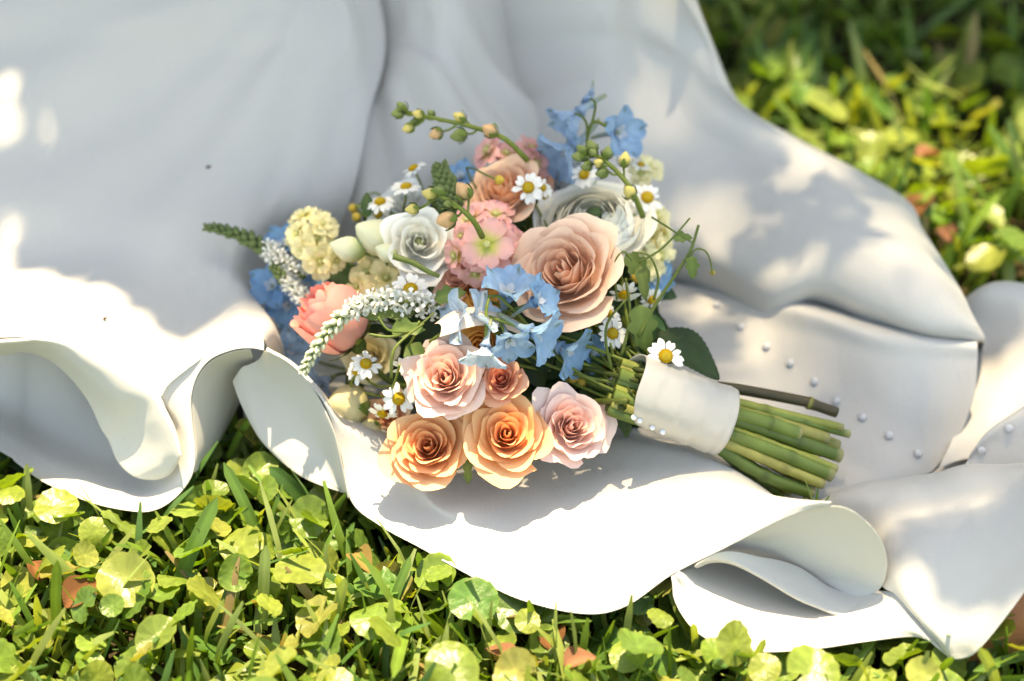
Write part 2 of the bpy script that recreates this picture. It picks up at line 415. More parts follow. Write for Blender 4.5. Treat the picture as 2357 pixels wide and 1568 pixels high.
# leaf-shaped lining hanging in the right half of the arch
patch('lining', [
    [(608, 806, .094), (640, 820, .089), (667, 838, .083), (700, 868, .075), (726, 903, .067), (750, 948, .058), (772, 1000, .047), (788, 1070, .030), (803, 1150, .008)],
    [(596, 826, .08), (620, 860, .070), (645, 893, .060), (672, 930, .050), (698, 968, .041), (722, 1005, .033), (748, 1045, .024), (772, 1094, .014), (799, 1143, .005)],
    [(575, 838, .074), (590, 885, .060), (612, 935, .046), (640, 985, .034), (668, 1025, .025), (696, 1055, .019), (726, 1085, .013), (758, 1112, .008), (797, 1137, .004)],
    [(556, 846, .072), (562, 890, .058), (578, 943, .044), (606, 1004, .029), (638, 1042, .020), (667, 1069, .014), (700, 1094, .010), (740, 1114, .007), (794, 1134, .004)],
    [(535, 878, .060), (548, 915, .05), (566, 955, .039), (596, 1008, .027), (630, 1046, .018), (660, 1073, .0125), (694, 1098, .0085), (736, 1118, .006), (792, 1136, .0035)],
], nu=70, nv=30, mat=M_LINING)

# front panel with the long sunlit hem, curling up at its right end
patch('front_panel', [
    [(612, 806, .0985), (668, 838, .087), (722, 896, .073), (758, 958, .055), (785, 1050, .030), (808, 1155, .006), (872, 1211, .004), (960, 1259, .004), (1060, 1315, .005), (1200, 1382, .006), (1340, 1415, .008), (1440, 1397, .011), (1549, 1322, .022), (1668, 1262, .045), (1790, 1200, .071), (1868, 1170, .083), (1908, 1164, .086)],
    [(614, 800, .098), (672, 834, .086), (728, 892, .072), (768, 956, .056), (815, 1030, .033), (862, 1095, .018), (930, 1145, .011), (1010, 1190, .009), (1100, 1235, .010), (1220, 1275, .012), (1350, 1295, .016), (1470, 1275, .022), (1570, 1235, .035), (1680, 1195, .055), (1795, 1166, .078), (1870, 1158, .087), (1912, 1157, .089)],
    [(616, 802, .094), (676, 838, .082), (734, 896, .068), (776, 960, .048), (838, 990, .039), (902, 1025, .030), (960, 1082, .021), (1008, 1155, .013), (1115, 1170, .014), (1245, 1180, .014), (1372, 1170, .02), (1482, 1150, .03), (1580, 1136, .045), (1690, 1133, .062), (1800, 1146, .078), (1872, 1154, .085), (1914, 1158, .086)],
    [(630, 830, .05), (690, 870, .04), (745, 900, .035), (800, 940, .03), (865, 970, .024), (935, 1005, .016), (1005, 1060, .008), (1085, 1090, .008), (1185, 1090, .01), (1295, 1080, .014), (1400, 1075, .02), (1500, 1070, .028), (1600, 1080, .036), (1690, 1104, .045), (1785, 1146, .052), (1860, 1162, .058), (1905, 1170, .062)],
    [(640, 850, .0), (720, 870, .0), (790, 880, .0), (850, 890, .0), (920, 920, .0), (1000, 960, .0), (1080, 985, .0), (1160, 1000, .002), (1240, 1000, .004), (1320, 995, .01), (1400, 1000, .02), (1500, 1017, .027), (1600, 1040, .032), (1690, 1086, .034), (1780, 1145, .03), (1850, 1180, .03), (1890, 1200, .04)],
    [(640, 840, -.015), (720, 850, -.015), (790, 850, -.015), (860, 860, -.015), (940, 890, -.015), (1020, 920, -.015), (1100, 945, -.015), (1180, 950, -.015), (1260, 960, -.01), (1340, 965, -.005), (1420, 985, .002), (1515, 1008, .008), (1612, 1034, .012), (1700, 1080, .012), (1780, 1140, .008), (1840, 1200, .01), (1870, 1230, .02)],
], nu=140, nv=44)

# inside of the right curl
patch('hem_curl', [
    [(1868, 1171, .0825), (1908, 1165, .0855), (1947, 1170, .085), (1987, 1194, .078), (2023, 1234, .065), (2041, 1282, .048), (2039, 1326, .030), (2023, 1358, .016), (1987, 1374, .008), (1947, 1376, .005), (1908, 1368, .0035), (1860, 1345, .003)],
    [(1830, 1180, .074), (1868, 1176, .076), (1905, 1184, .074), (1940, 1206, .067), (1970, 1240, .056), (1985, 1280, .042), (1982, 1315, .027), (1965, 1340, .015), (1935, 1352, .008), (1900, 1352, .004), (1860, 1338, .002), (1815, 1315, .002)],
    [(1770, 1205, .060), (1800, 1206, .060), (1825, 1214, .057), (1848, 1228, .051), (1864, 1250, .043), (1870, 1275, .033), (1866, 1298, .022), (1850, 1312, .013), (1828, 1316, .008), (1800, 1312, .006), (1770, 1298, .007), (1735, 1280, .009)],
    [(1700, 1240, .042), (1715, 1240, .042), (1730, 1242, .040), (1742, 1248, .036), (1750, 1258, .031), (1752, 1268, .025), (1748, 1277, .020), (1738, 1282, .016), (1724, 1282, .014), (1706, 1278, .013), (1690, 1272, .014), (1670, 1264, .017)],
    [(1640, 1262, .030), (1642, 1262, .030), (1644, 1262, .029), (1646, 1263, .028), (1648, 1264, .027), (1648, 1265, .026), (1646, 1266, .025), (1644, 1267, .024), (1642, 1267, .024), (1638, 1267, .024), (1634, 1266, .024), (1630, 1266, .024)],
], nu=90, nv=30)
# sunlit inner lip below the curl
patch('hem_lip', [
    [(1606, 1296, .031), (1650, 1272, .040), (1690, 1268, .040), (1744, 1280, .034), (1800, 1290, .026), (1850, 1310, .018), (1908, 1350, .008), (1965, 1366, .006), (2015, 1352, .012)],
    [(1602, 1300, .030), (1642, 1280, .037), (1684, 1282, .037), (1746, 1306, .030), (1814, 1336, .022), (1870, 1362, .014), (1925, 1388, .009), (1975, 1388, .008), (2024, 1362, .013)],
    [(1600, 1303, .028), (1637, 1288, .033), (1684, 1294, .033), (1748, 1326, .027), (1828, 1373, .018), (1880, 1396, .012), (1937, 1416, .008), (1985, 1402, .009), (2034, 1370, .014)],
    [(1606, 1306, .022), (1640, 1294, .024), (1684, 1298, .023), (1746, 1326, .017), (1824, 1370, .009), (1876, 1392, .004), (1930, 1408, .001), (1985, 1396, .003), (2036, 1366, .008)],
], nu=60, nv=20)
# lowest lobe of the hem on the right
patch('hem_lobe', [
    [(1546, 1326, .0225), (1549, 1345, .0185), (1552, 1376, .012), (1569, 1413, .006), (1601, 1453, .003), (1649, 1481, .002), (1708, 1497, .002), (1788, 1501, .002), (1888, 1493, .003), (1987, 1479, .004), (2087, 1467, .008), (2131, 1473, .010), (2163, 1497, .006), (2195, 1521, .003)],
    [(1552, 1322, .0235), (1558, 1336, .0205), (1575, 1362, .014), (1605, 1395, .009), (1642, 1425, .006), (1688, 1450, .0045), (1740, 1465, .004), (1808, 1470, .004), (1888, 1466, .005), (1970, 1450, .007), (2055, 1440, .012), (2110, 1450, .0135), (2148, 1482, .009), (2182, 1512, .004)],
    [(1560, 1317, .025), (1572, 1322, .023), (1598, 1334, .016), (1640, 1358, .010), (1690, 1392, .0065), (1735, 1410, .005), (1785, 1424, .005), (1840, 1434, .0055), (1890, 1434, .007), (1955, 1412, .009), (2030, 1392, .014), (2088, 1404, .0165), (2126, 1446, .013), (2160, 1488, .0075)],
    [(1570, 1310, .022), (1590, 1296, .012), (1630, 1270, .0), (1680, 1262, -.010), (1735, 1280, -.014), (1780, 1305, -.014), (1825, 1330, -.014), (1870, 1355, -.012), (1905, 1370, -.008), (1955, 1370, .0), (2015, 1360, .010), (2065, 1368, .019), (2100, 1404, .019), (2140, 1456, .013)],
], nu=110, nv=30)
# right hand panel running out of the picture
patch('side_panel', [
    [(2126, 1446, .0125), (2150, 1476, .009), (2172, 1504, .005), (2195, 1522, .003), (2228, 1517, .005), (2252, 1500, .012), (2286, 1461, .024), (2340, 1390, .042), (2430, 1270, .065), (2560, 1130, .08)],
    [(2096, 1412, .018), (2118, 1430, .019), (2142, 1448, .018), (2168, 1462, .017), (2200, 1460, .019), (2232, 1440, .024), (2275, 1398, .034), (2338, 1330, .049), (2430, 1220, .069), (2560, 1100, .082)],
    [(2060, 1372, .019), (2076, 1362, .026), (2100, 1356, .030), (2140, 1352, .033), (2185, 1340, .037), (2225, 1322, .041), (2275, 1292, .047), (2345, 1242, .057), (2440, 1160, .07), (2560, 1070, .08)],
    [(2024, 1348, .015), (2036, 1290, .030), (2062, 1262, .038), (2105, 1250, .043), (2160, 1240, .046), (2215, 1228, .049), (2275, 1206, .054), (2350, 1172, .060), (2445, 1115, .068), (2560, 1050, .075)],
    [(1960, 1240, .010), (1990, 1200, .025), (2026, 1180, .036), (2080, 1168, .043), (2145, 1160, .047), (2205, 1146, .051), (2270, 1128, .055), (2350, 1110, .058), (2445, 1075, .062), (2560, 1035, .066)],
    [(1880, 1170, .01), (1925, 1140, .024), (1975, 1123, .032), (2040, 1113, .037), (2100, 1107, .041), (2160, 1098, .044), (2225, 1076, .047), (2310, 1072, .047), (2430, 1060, .05), (2560, 1040, .05)],
    [(1890, 1160, -.012), (1930, 1135, -.012), (1980, 1112, -.012), (2045, 1100, -.01), (2100, 1092, -.008), (2165, 1080, -.006), (2230, 1060, -.004), (2310, 1060, -.004), (2430, 1050, 0), (2560, 1030, 0)],
], nu=90, nv=44)

allV = np.vstack(CLOTH_V)
BVH = BVHTree.FromPolygons([tuple(v) for v in allV], CLOTH_F)
def cloth_hit(px, py):
    d = Vector(ray(px, py)).normalized()
    loc, nor, _, _ = BVH.ray_cast(Vector(CP), d)
    if loc is None: return Vector(atz(px, py, 0)), Vector((0, 0, 1))
    if nor.dot(d) > 0: nor = -nor
    return loc, nor

# covered buttons
def dome_mesh(name, mat, n=12, rings=5, flat=0.6):
    V, F = [(0, 0, flat)], []
    for j in range(1, rings + 1):
        a = j / rings * math.pi * 0.62
        for k in range(n):
            th = 2 * math.pi * k / n
            V.append((math.sin(a) * math.cos(th), math.sin(a) * math.sin(th), flat * math.cos(a)))
    for k in range(n): F.append((0, 1 + k, 1 + (k + 1) % n))
    for j in range(rings - 1):
        for k in range(n):
            a = 1 + j * n + k; b = 1 + j * n + (k + 1) % n
            F.append((a, a + n, b + n, b))
    return mesh(name, V, F, mat)
BTN = dome_mesh('button', M_BUTTON)
for (px, py) in [(1590, 655), (1650, 705), (1705, 755), (1765, 800), (1820, 838), (1875, 880), (1925, 925), (1985, 962), (2045, 1003), (2110, 1045), (2258, 1035), (2322, 985)]:
    loc, nor = cloth_hit(px, py)
    add('button', BTN, dress, frame(loc - DRESS_AT + nor * 0.002, nor, scale=0.0032))

# ------------------------------------------------------------------ bouquet
def depth(px, py):
    d = 1.20
    if py < 720: d += (720 - py) / 300 * 0.055
    d += ((px - 1120) / 450) ** 2 * 0.045
    return d
BQ_AT = Vector(atd(1460, 893, 1.17))
bouquet = bpy.data.objects.new('bridal_bouquet', None)
COL.objects.link(bouquet)
bouquet.location = BQ_AT
tag(bouquet, 'hand-tied bouquet of peach roses, blue delphinium and chamomile lying on the dress', 'bouquet')
TOB = Matrix.Translation(-BQ_AT)
BIND = np.array(atd(1478, 898, 1.192))
def rgb(*c): return np.array(c, float)
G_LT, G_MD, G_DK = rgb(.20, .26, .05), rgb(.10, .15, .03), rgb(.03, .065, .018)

def bez(P, v):
    v = v[..., None]
    return (1 - v) ** 3 * P[0] + 3 * (1 - v) ** 2 * v * P[1] + 3 * (1 - v) * v * v * P[2] + v ** 3 * P[3]

def cup_petal(R, Rk, H, wid, curl, drop, phi, rs, ruffle=0.03, point=0.06, c0=None, c1=None, nu=13, nv=11, lean=0.08):
    u, v = np.meshgrid(np.linspace(-1, 1, nu), np.linspace(0, 1, nv))
    vv = v * (1 - 0.36 * np.abs(u) ** 2.6 + point * np.exp(-(u / .22) ** 2) - point)
    P = np.array([[.04 * R, 0], [Rk * 1.3, .0], [Rk * 1.02, H * .72], [Rk + curl, H - drop]])
    q = bez(P, vv)
    rho, h = q[..., 0], q[..., 1]
    om = wid * (.45 + .55 * np.sin(np.pi / 2 * np.clip(v * 1.25, 0, 1)))
    ph = phi + u * om
    rho = rho * (1 + lean * u)
    a1, a2 = rs.uniform(0, 6.28, 2)
    k = rs.uniform(2.2, 4.2)
    rip = ruffle * R * v ** 3 * (np.sin(k * u * 1.7 + a1) + .5 * np.sin(2.3 * k * u + a2))
    rho = rho + rip
    h = h + ruffle * R * .8 * v ** 3 * np.sin(k * u * 1.3 + a2)
    # petal margin rolls back a little
    edge = np.clip((np.abs(u) - .72) / .28, 0, 1) * v ** 2
    rho = rho + edge * curl * .25
    V = np.stack([rho * np.cos(ph), rho * np.sin(ph), h], -1).reshape(-1, 3)
    t = (v ** 1.1).reshape(-1, 1)
    c = c0 * (1 - t) + c1 * t
    return V, grid_faces(nu, nv), c

def flat_petal(L, W, phi, e0, e1, rs, base=.1, peak=.65, notch=0., ruffle=.0, tip=1.0, c0=None, c1=None, cmid=.3, nu=7, nv=7, cup=0.0, r0=0.0):
    v = np.linspace(0, 1, nv)
    el = e0 + (e1 - e0) * v
    dr = np.cos(el); dh = np.sin(el)
    r = r0 + L * np.concatenate([[0], np.cumsum((dr[1:] + dr[:-1]) / 2) / (nv - 1)])
    h = L * np.concatenate([[0], np.cumsum((dh[1:] + dh[:-1]) / 2) / (nv - 1)])
    w = np.where(v < peak, base + (1 - base) * np.sin(np.pi / 2 * v / peak) ** 1.3, np.sqrt(np.clip(1 - ((v - peak) / (1.0 - peak) * .96) ** (2 * tip), 0, 1)))
    u = np.linspace(-1, 1, nu)
    U, Vv = np.meshgrid(u, v)
    a1, a2 = rs.uniform(0, 6.28, 2)
    yy = U * (W * w)[:, None]
    rr = r[:, None] - notch * L * np.exp(-(U / .35) ** 2) * (Vv > .9) - .06 * L * np.abs(U) ** 2 * Vv
    hh = h[:, None] + ruffle * L * Vv ** 2 * np.sin(3.1 * U + a1) * .7 + ruffle * L * Vv ** 2 * np.sin(6 * Vv + 2 * U + a2) * .4 + cup * W * U ** 2 * np.sin(np.pi * np.clip(Vv, 0, 1)) ** .5
    cs, sn = math.cos(phi), math.sin(phi)
    V = np.stack([rr * cs - yy * sn, rr * sn + yy * cs, hh], -1).reshape(-1, 3)
    t = np.clip((Vv.reshape(-1, 1) - cmid * .5) / cmid, 0, 1)
    return V, grid_faces(nu, nv), c0 * (1 - t) + c1 * t

def calyx(R, col=G_MD, k=5, rs=rng):
    J = Join()
    V, F = tube([(0, 0, -.30 * R), (0, 0, -.2 * R), (0, 0, -.05 * R), (0, 0, .05 * R)], [.06 * R, .17 * R, .2 * R, .05 * R], 8)
    J.put(V, F, col)
    for i in range(k):
        V, F, c = flat_petal(.8 * R, .14 * R, 6.283 * i / k + rs.uniform(-.2, .2), R_(-5), R_(40), rs, c0=col, c1=col * 1.2, nu=3, nv=5, peak=.35, tip=.6)
        V[:, 2] -= .05 * R
        J.put(V, F, c)
    return J

def stem_to_bind(name, p, n, rad=.0016, col=G_MD, parent=None):
    p = np.asarray(p, float)
    q = p - np.asarray(n) * .05
    e = BIND + rng.normal(0, .008, 3)
    if np.linalg.norm(e - q) < .05: q = p * .5 + e * .5
    P = catmull([p, q * .75 + p * .25, (q + e) / 2 + rng.normal(0, .006, 3) + np.array([0, .012, -.012]), e], 12)
    V, F = tube(P, rad, 6)
    c = np.broadcast_to(col * rng.uniform(.7, 1.3), (len(V), 3))
    return add(name, mesh(name, V - np.array(BQ_AT), F, M_GREEN, c), bouquet)

def place(px, py, dd, n, back):
    n = camdir(*n)
    p = np.array(atd(px, py, depth(px, py) + dd))
    return p - n * back, n

def cupped(name, px, py, R_px, n, dd, N, prof, c_in, c_out, label, ruffle=.03, spin=None, seed=0, core=None, petal='petal', edge=None, wilt=None):
    rs = np.random.default_rng(seed + int(px * 7 + py))
    R = R_px * (depth(px, py) + dd) / FP
    p, n = place(px, py, dd, n, R * .55)
    M = TOB @ frame(p, n, rs.uniform(0, 6.28) if spin is None else spin)
    J = calyx(R)
    if core is not None:
        V, F = tube([(0, 0, .2 * R), (0, 0, .5 * R), (0, 0, .56 * R), (0, 0, .58 * R)], [.12 * R, .13 * R, .09 * R, .02 * R], 10)
        J.put(V, F, core)
    o = add(name, J.mesh(name, M_GREEN), bouquet, M)
    o['label'] = label
    ph = 0
    for k in range(N):
        t = k / (N - 1)
        a = prof(t, R)
        ph += 2.39996 + rs.uniform(-.2, .2)
        cj = rs.uniform(.96, 1.04)
        a['r'] *= rs.uniform(.96, 1.05); a['h'] *= rs.uniform(.95, 1.05); a['c'] += R * rs.uniform(-.03, .05) * t; a['w'] *= rs.uniform(.88, 1.12)
        ca = c_in * (1 - t ** .8) + c_out * t ** .8
        cb = ca * .55 + (edge if edge is not None else c_out) * .45
        V, F, c = cup_petal(R, a['r'], a['h'], a['w'], a['c'], a['d'], ph, rs, ruffle=ruffle * (.4 + .8 * t), c0=ca * cj, c1=np.clip(cb * cj, 0, .95), point=a.get('p', .06), lean=a.get('l', .08))
        add(petal, mesh(petal, V, F, M_PETAL, c), o)
    stem_to_bind('stem', p - n * .3 * R, n, .0022)
    return o

def rose_prof(open_=1.0):
    def f(t, R):
        tight = max(0, 1 - t / .16)
        return dict(r=R * (.08 + .50 * t ** 1.1 * open_), h=R * (.80 - .34 * t ** 1.15), w=1.7 - .70 * t ** .5, c=R * (.05 + .15 * t + .32 * t ** 2 * open_ - .10 * tight), d=R * (.02 + .05 * t + .12 * t ** 2), p=.01 + .03 * t, l=.13)
    return f
def ran_prof(t, R):
    o = max(0, (t - .72) / .28)
    return dict(r=R * (.20 + .64 * t ** .95), h=R * (.52 + .10 * math.sin(math.pi * min(1, t * 1.6)) - .20 * t ** 1.6), w=.95 - .15 * t, c=R * (-.13 + .03 * t + .34 * o ** 1.6), d=R * (.10 * o), p=.0, l=.07)
def gard_prof(t, R):
    tight = max(0, 1 - t / .14)
    return dict(r=R * (.09 + .53 * t ** .9), h=R * (.78 - .28 * t ** 1.3), w=1.5 - .6 * t ** .5, c=R * (.03 + .10 * t + .36 * t ** 2.2 - .09 * tight), d=R * (.02 + .16 * t ** 2), p=.02, l=.15)
def lis_prof(t, R):
    tight = max(0, 1 - t / .2)
    return dict(r=R * (.11 + .51 * t), h=R * (.92 - .32 * t), w=1.35 - .35 * t, c=R * (.06 + .36 * t ** 1.2 - .10 * tight), d=R * (.04 + .14 * t * t), p=.0, l=.18)
def tulip_prof(t, R):
    return dict(r=R * (.18 + .52 * t ** .7), h=R * (1.5 - .25 * t), w=1.35 - .45 * t, c=R * (-.14 + .12 * t), d=0, p=.03, l=.10)

PEACH_I, PEACH_O = rgb(.97, .36, .08), rgb(.97, .49, .20)
BLUSH_I, BLUSH_O = rgb(.95, .52, .40), rgb(.96, .66, .55)
PINK_I, PINK_O = rgb(.95, .50, .40), rgb(.93, .70, .64)
GARD_I, GARD_O = rgb(.96, .48, .26), rgb(.96, .65, .47)
CORAL_I, CORAL_O = rgb(.80, .16, .05), rgb(.92, .48, .30)
WHITE_I, WHITE_O = rgb(.90, .89, .74), rgb(.94, .92, .84)
ORNG_I, ORNG_O = rgb(.88, .34, .05), rgb(.90, .46, .12)
CREAM_I, CREAM_O = rgb(.90, .73, .34), rgb(.92, .82, .52)

cupped('garden_rose', 1292, 618, 142, (-.34, .34, .9), -.040, 34, gard_prof, GARD_I, GARD_O, 'largest rose, peachy pink with swirled heart and long drooping outer petal', .035, edge=rgb(.94, .76, .66))
cupped('garden_rose', 1150, 430, 100, (-.35, .55, .75), .0, 28, gard_prof, rgb(.92, .46, .22), GARD_O, 'peach rose at the top of the bouquet beside pink stock', .04)
cupped('ranunculus', 1368, 486, 140, (-.05, .62, .8), -.005, 56, ran_prof, WHITE_I, WHITE_O, 'white ranunculus with green eye above the largest rose', .012, core=rgb(.10, .16, .05))
cupped('lisianthus', 966, 556, 92, (.1, .25, 1), -.012, 18, lis_prof, rgb(.90, .88, .76), rgb(.94, .92, .86), 'open white lisianthus beside its pale green buds', .05, core=rgb(.4, .42, .2))
cupped('spray_rose', 1022, 866, 108, (-.1, .25, 1), -.044, 25, rose_prof(.98), BLUSH_I, BLUSH_O, 'pale blush rose under the sunlit delphinium', .055, edge=rgb(.97, .74, .65))
cupped('rose', 982, 1024, 112, (-.1, .26, 1), -.030, 25, rose_prof(1.0), PEACH_I, PEACH_O, 'peach orange rose at the front left, lowest in the bouquet', .03, edge=rgb(.98, .66, .45))
cupped('rose', 1166, 996, 110, (.0, .26, 1), -.038, 25, rose_prof(1.02), PEACH_I, PEACH_O, 'peach orange rose at the front between a pink and a peach rose', .03, edge=rgb(.98, .66, .43))
cupped('spray_rose', 1322, 978, 108, (.25, .25, .95), -.034, 25, rose_prof(.96), PINK_I, rgb(.98, .72, .66), 'pale pink rose at the front right of the bouquet', .055, edge=rgb(.96, .76, .70))
cupped('spray_rose', 1150, 868, 68, (-.15, .3, 1), -.036, 20, rose_prof(.95), CORAL_I, CORAL_O, 'small coral orange rose below the delphinium', .03, edge=rgb(.87, .50, .36))
cupped('spray_rose', 1045, 640, 86, (-.55, .15, .85), .012, 18, rose_prof(.9), PINK_I, rgb(.93, .62, .53), 'salmon pink rose under the pink stock floret', .04)
cupped('ranunculus', 1100, 668, 72, (-.15, .35, .9), .014, 44, ran_prof, ORNG_I, ORNG_O, 'orange ranunculus half hidden by the blue delphinium', .012)
cupped('ranunculus', 1108, 795, 56, (.1, .1, 1), .024, 30, ran_prof, ORNG_I, ORNG_O, 'small orange ranunculus behind the lower delphinium', .012)
cupped('ranunculus', 775, 748, 108, (-.62, .62, .3), .0, 22, tulip_prof, rgb(.90, .26, .24), rgb(.92, .42, .36), 'coral pink ranunculus at the left edge, seen from its side', .03, edge=rgb(.88, .46, .40))
cupped('spray_rose', 852, 820, 74, (-.1, .2, 1), .03, 18, rose_prof(.9), CREAM_I, CREAM_O, 'cream yellow rose behind the chamomile', .03)
cupped('spray_rose', 890, 960, 76, (-.2, .0, 1), .03, 16, rose_prof(.9), PEACH_I, rgb(.94, .68, .50), 'peach rose half hidden beside the yellow buds', .03)
cupped('spray_rose', 1095, 945, 40, (-.2, .1, 1), .02, 14, rose_prof(.9), CORAL_I, rgb(.87, .48, .36), 'small coral rose wedged between peach and blush roses', .03)
cupped('spray_rose', 1215, 415, 60, (-.1, .4, .9), .035, 16, rose_prof(.9), CORAL_I, CORAL_O, 'coral rose in the shade behind the upper chamomile', .03)
cupped('lisianthus', 1290, 400, 80, (-.2, .5, .8), .04, 14, lis_prof, rgb(.78, .79, .78), rgb(.80, .82, .84), 'white bloom behind the top delphinium', .05)
cupped('lisianthus', 930, 460, 64, (-.3, .5, .8), .05, 12, lis_prof, rgb(.78, .79, .72), rgb(.83, .83, .80), 'white bloom behind the left chamomile', .05)
# long drooping petal of the largest rose
rs = np.random.default_rng(5)
p0 = [np.array(atd(*q)) for q in [(1385, 560, 1.205), (1398, 610, 1.195), (1396, 665, 1.190), (1378, 715, 1.190), (1350, 770, 1.192)]]
ctr = catmull(p0, 10)
wv = np.array([.008, .011, .012, .012, .0115, .011, .010, .009, .007, .003])
side = camdir(.85, -.25, -.35)
V = np.array([[c + side * w * u + camdir(0, 0, 1) * (.006 * (1 - u * u)) for u in np.linspace(-1, 1, 7)] for c, w in zip(ctr, wv)]).reshape(-1, 3)
big = [o for o in bouquet.children if o.name == 'garden_rose'][0]
Mi = (Matrix.Translation(BQ_AT) @ big.matrix_local).inverted()
Vl = [tuple(Mi @ Vector(v)) for v in V]
add('petal', mesh('petal', Vl, grid_faces(7, 10), M_PETAL, np.broadcast_to(rgb(.94, .74, .62), (70, 3))), big)

# --- buds
def bud_mesh(name, c_base, c_tip, fat=.36, swirl=.12, sep=True, n=12, m=9):
    V, c = [], []
    for j in range(m):
        s = j / (m - 1)
        r = fat * math.sin(math.pi * (.06 + .88 * s) ** .85) * (1.0 if s < .9 else .8)
        for k in range(n):
            th = 2 * math.pi * k / n + s * 1.4
            rr = r * (1 + swirl * math.sin(3 * th))
            V.append((rr * math.cos(th), rr * math.sin(th), s))
            t = min(1, max(0, (s - .15) / .45))
            c.append(c_base * (1 - t) + c_tip * t)
    J = Join(); J.put(V, grid_faces(n, m, True) + [tuple((m - 1) * n + k for k in range(n))], np.array(c))
    if sep:
        for i in range(4):
            P, F, cc = flat_petal(.8, .17, 1.57 * i + .3, R_(20), R_(100), rng, c0=G_MD * 1.3, c1=G_MD * 1.5, nu=3, nv=6, peak=.4, tip=.7, r0=.12)
            J.put(P, F, cc)
    return J.mesh(name, M_PETAL)
B_YEL = bud_mesh('bud', rgb(.20, .24, .06), rgb(.80, .66, .22))
B_PEA = bud_mesh('bud', rgb(.28, .27, .10), rgb(.82, .50, .26))
B_GRN = bud_mesh('bud', rgb(.13, .18, .06), rgb(.24, .30, .10), swirl=.2)
B_LIS = bud_mesh('bud', rgb(.42, .50, .18), rgb(.80, .82, .58), fat=.36, swirl=.10, sep=False)
B_CRM = bud_mesh('bud', rgb(.55, .55, .20), rgb(.83, .72, .40), fat=.44, swirl=.06)
def bud(px, py, dd, dirn, Lpx, me, label=None, stem=True, name='bud', parent=None, srad=.0012):
    dep = depth(px, py) + dd
    L = Lpx * dep / FP
    d = camdir(*dirn)
    p = np.array(atd(px, py, dep)) - d * L * .5
    o = add(name, me, bouquet, TOB @ frame(p, d, rng.uniform(0, 6.28), L))
    if label: o['label'] = label
    if stem: stem_to_bind('stem', p, d, srad, G_LT)
    return o
bud(800, 573, -.005, (-.9, .25, .3), 84, B_LIS, 'pointed pale green lisianthus bud furthest left')
bud(868, 548, .0, (-.75, .45, .5), 118, B_LIS, 'largest pale green lisianthus bud, half open')
bud(890, 583, -.012, (-.6, .35, .4), 62, B_LIS, 'small bright lisianthus bud below the half open one')
bud(798, 932, .012, (-.55, .15, .8), 112, B_CRM, 'round yellow rose bud at the lower left of the bouquet')
bud(850, 992, .018, (-.3, -.2, .8), 62, B_CRM, 'small yellow bud under the round yellow bud')

# --- stock florets
def stock(px, py, Rpx, n, dd, c_in, c_out, label=None, layers=2, stem=False, knob=True):
    rs = np.random.default_rng(int(px * 3 + py))
    R = Rpx * (depth(px, py) + dd) / FP
    p, nn = place(px, py, dd, n, .15 * R)
    M = TOB @ frame(p, nn, rs.uniform(0, 6.28))
    V, F = tube([(0, 0, -.7 * R), (0, 0, -.2 * R), (0, 0, .02 * R), (0, 0, .10 * R)], [.04 * R, .10 * R, .13 * R, .03 * R], 8)
    J = Join(); J.put(V, F, rgb(.34, .38, .10))
    if knob:
        V, F = tube([(0, 0, .0), (.0, 0, .12 * R), (0, 0, .24 * R), (0, 0, .27 * R)], [.08 * R, .15 * R, .13 * R, .03 * R], 8)
        J.put(V, F, rgb(.68, .66, .28))
    o = add('stock_floret', J.mesh('stock_floret', M_GREEN), bouquet, M)
    if label: o['label'] = label
    for ly in range(layers):
        k = 5 if ly == 0 else 4
        for i in range(k):
            L = R * (1.0 - .3 * ly) * rs.uniform(.9, 1.1)
            V, F, c = flat_petal(L, L * .42, 6.283 * (i + .5 * ly) / k + rs.uniform(-.2, .2), R_(10 + 35 * ly), R_(-8 + 20 * ly), rs, base=.18, peak=.66, notch=.12, ruffle=.13, tip=1.4, c0=c_in, c1=c_out * rs.uniform(.94, 1.05), cmid=.36, r0=.04 * R, cup=.2)
            add('petal', mesh('petal', V, F, M_PETAL, c), o)
    if stem: stem_to_bind('stem', p - nn * .6 * R, nn, .002)
    return o
PKI, PKO = rgb(.58, .60, .14), rgb(.94, .50, .46)
YLI, YLO = rgb(.66, .62, .18), rgb(.93, .83, .48)
stock(1120, 562, 62, (-.1, .15, 1), -.035, PKI, PKO, 'open pink stock floret with yellow green centre', 1, True)
stock(1122, 566, 72, (-.1, .1, 1), -.026, PKI, PKO, None, 1, False, False)
for i, (px, py, r, n) in enumerate([(1075, 505, 50, (-.5, .4, .7)), (1140, 492, 48, (.1, .6, .7)), (1045, 590, 46, (-.7, -.1, .6)), (1180, 555, 48, (.6, .2, .7)), (1095, 630, 46, (-.2, -.5, .8)), (1090, 545, 40, (-.4, .2, .8)), (1150, 530, 40, (.3, .4, .8)), (1075, 585, 40, (-.5, -.1, .8)), (1155, 600, 42, (.3, -.3, .9)), (1060, 545, 38, (-.7, .2, .6))]):
    stock(px, py, r, n, -.008, PKI, PKO * rgb(1, .98, 1), None, 2, False)
for i, (px, py, r, n) in enumerate([(1120, 345, 48, (-.6, .4, .5)), (1165, 352, 42, (.1, .5, .7)), (1225, 340, 44, (.4, .6, .5)), (1255, 352, 34, (.7, .3, .4)), (1235, 375, 42, (.3, .2, .8))]):
    stock(px, py, r, n, .03, rgb(.55, .48, .15), rgb(.88, .46, .44), 'pink stock florets behind the top rose' if i == 0 else None, 2, i == 0)
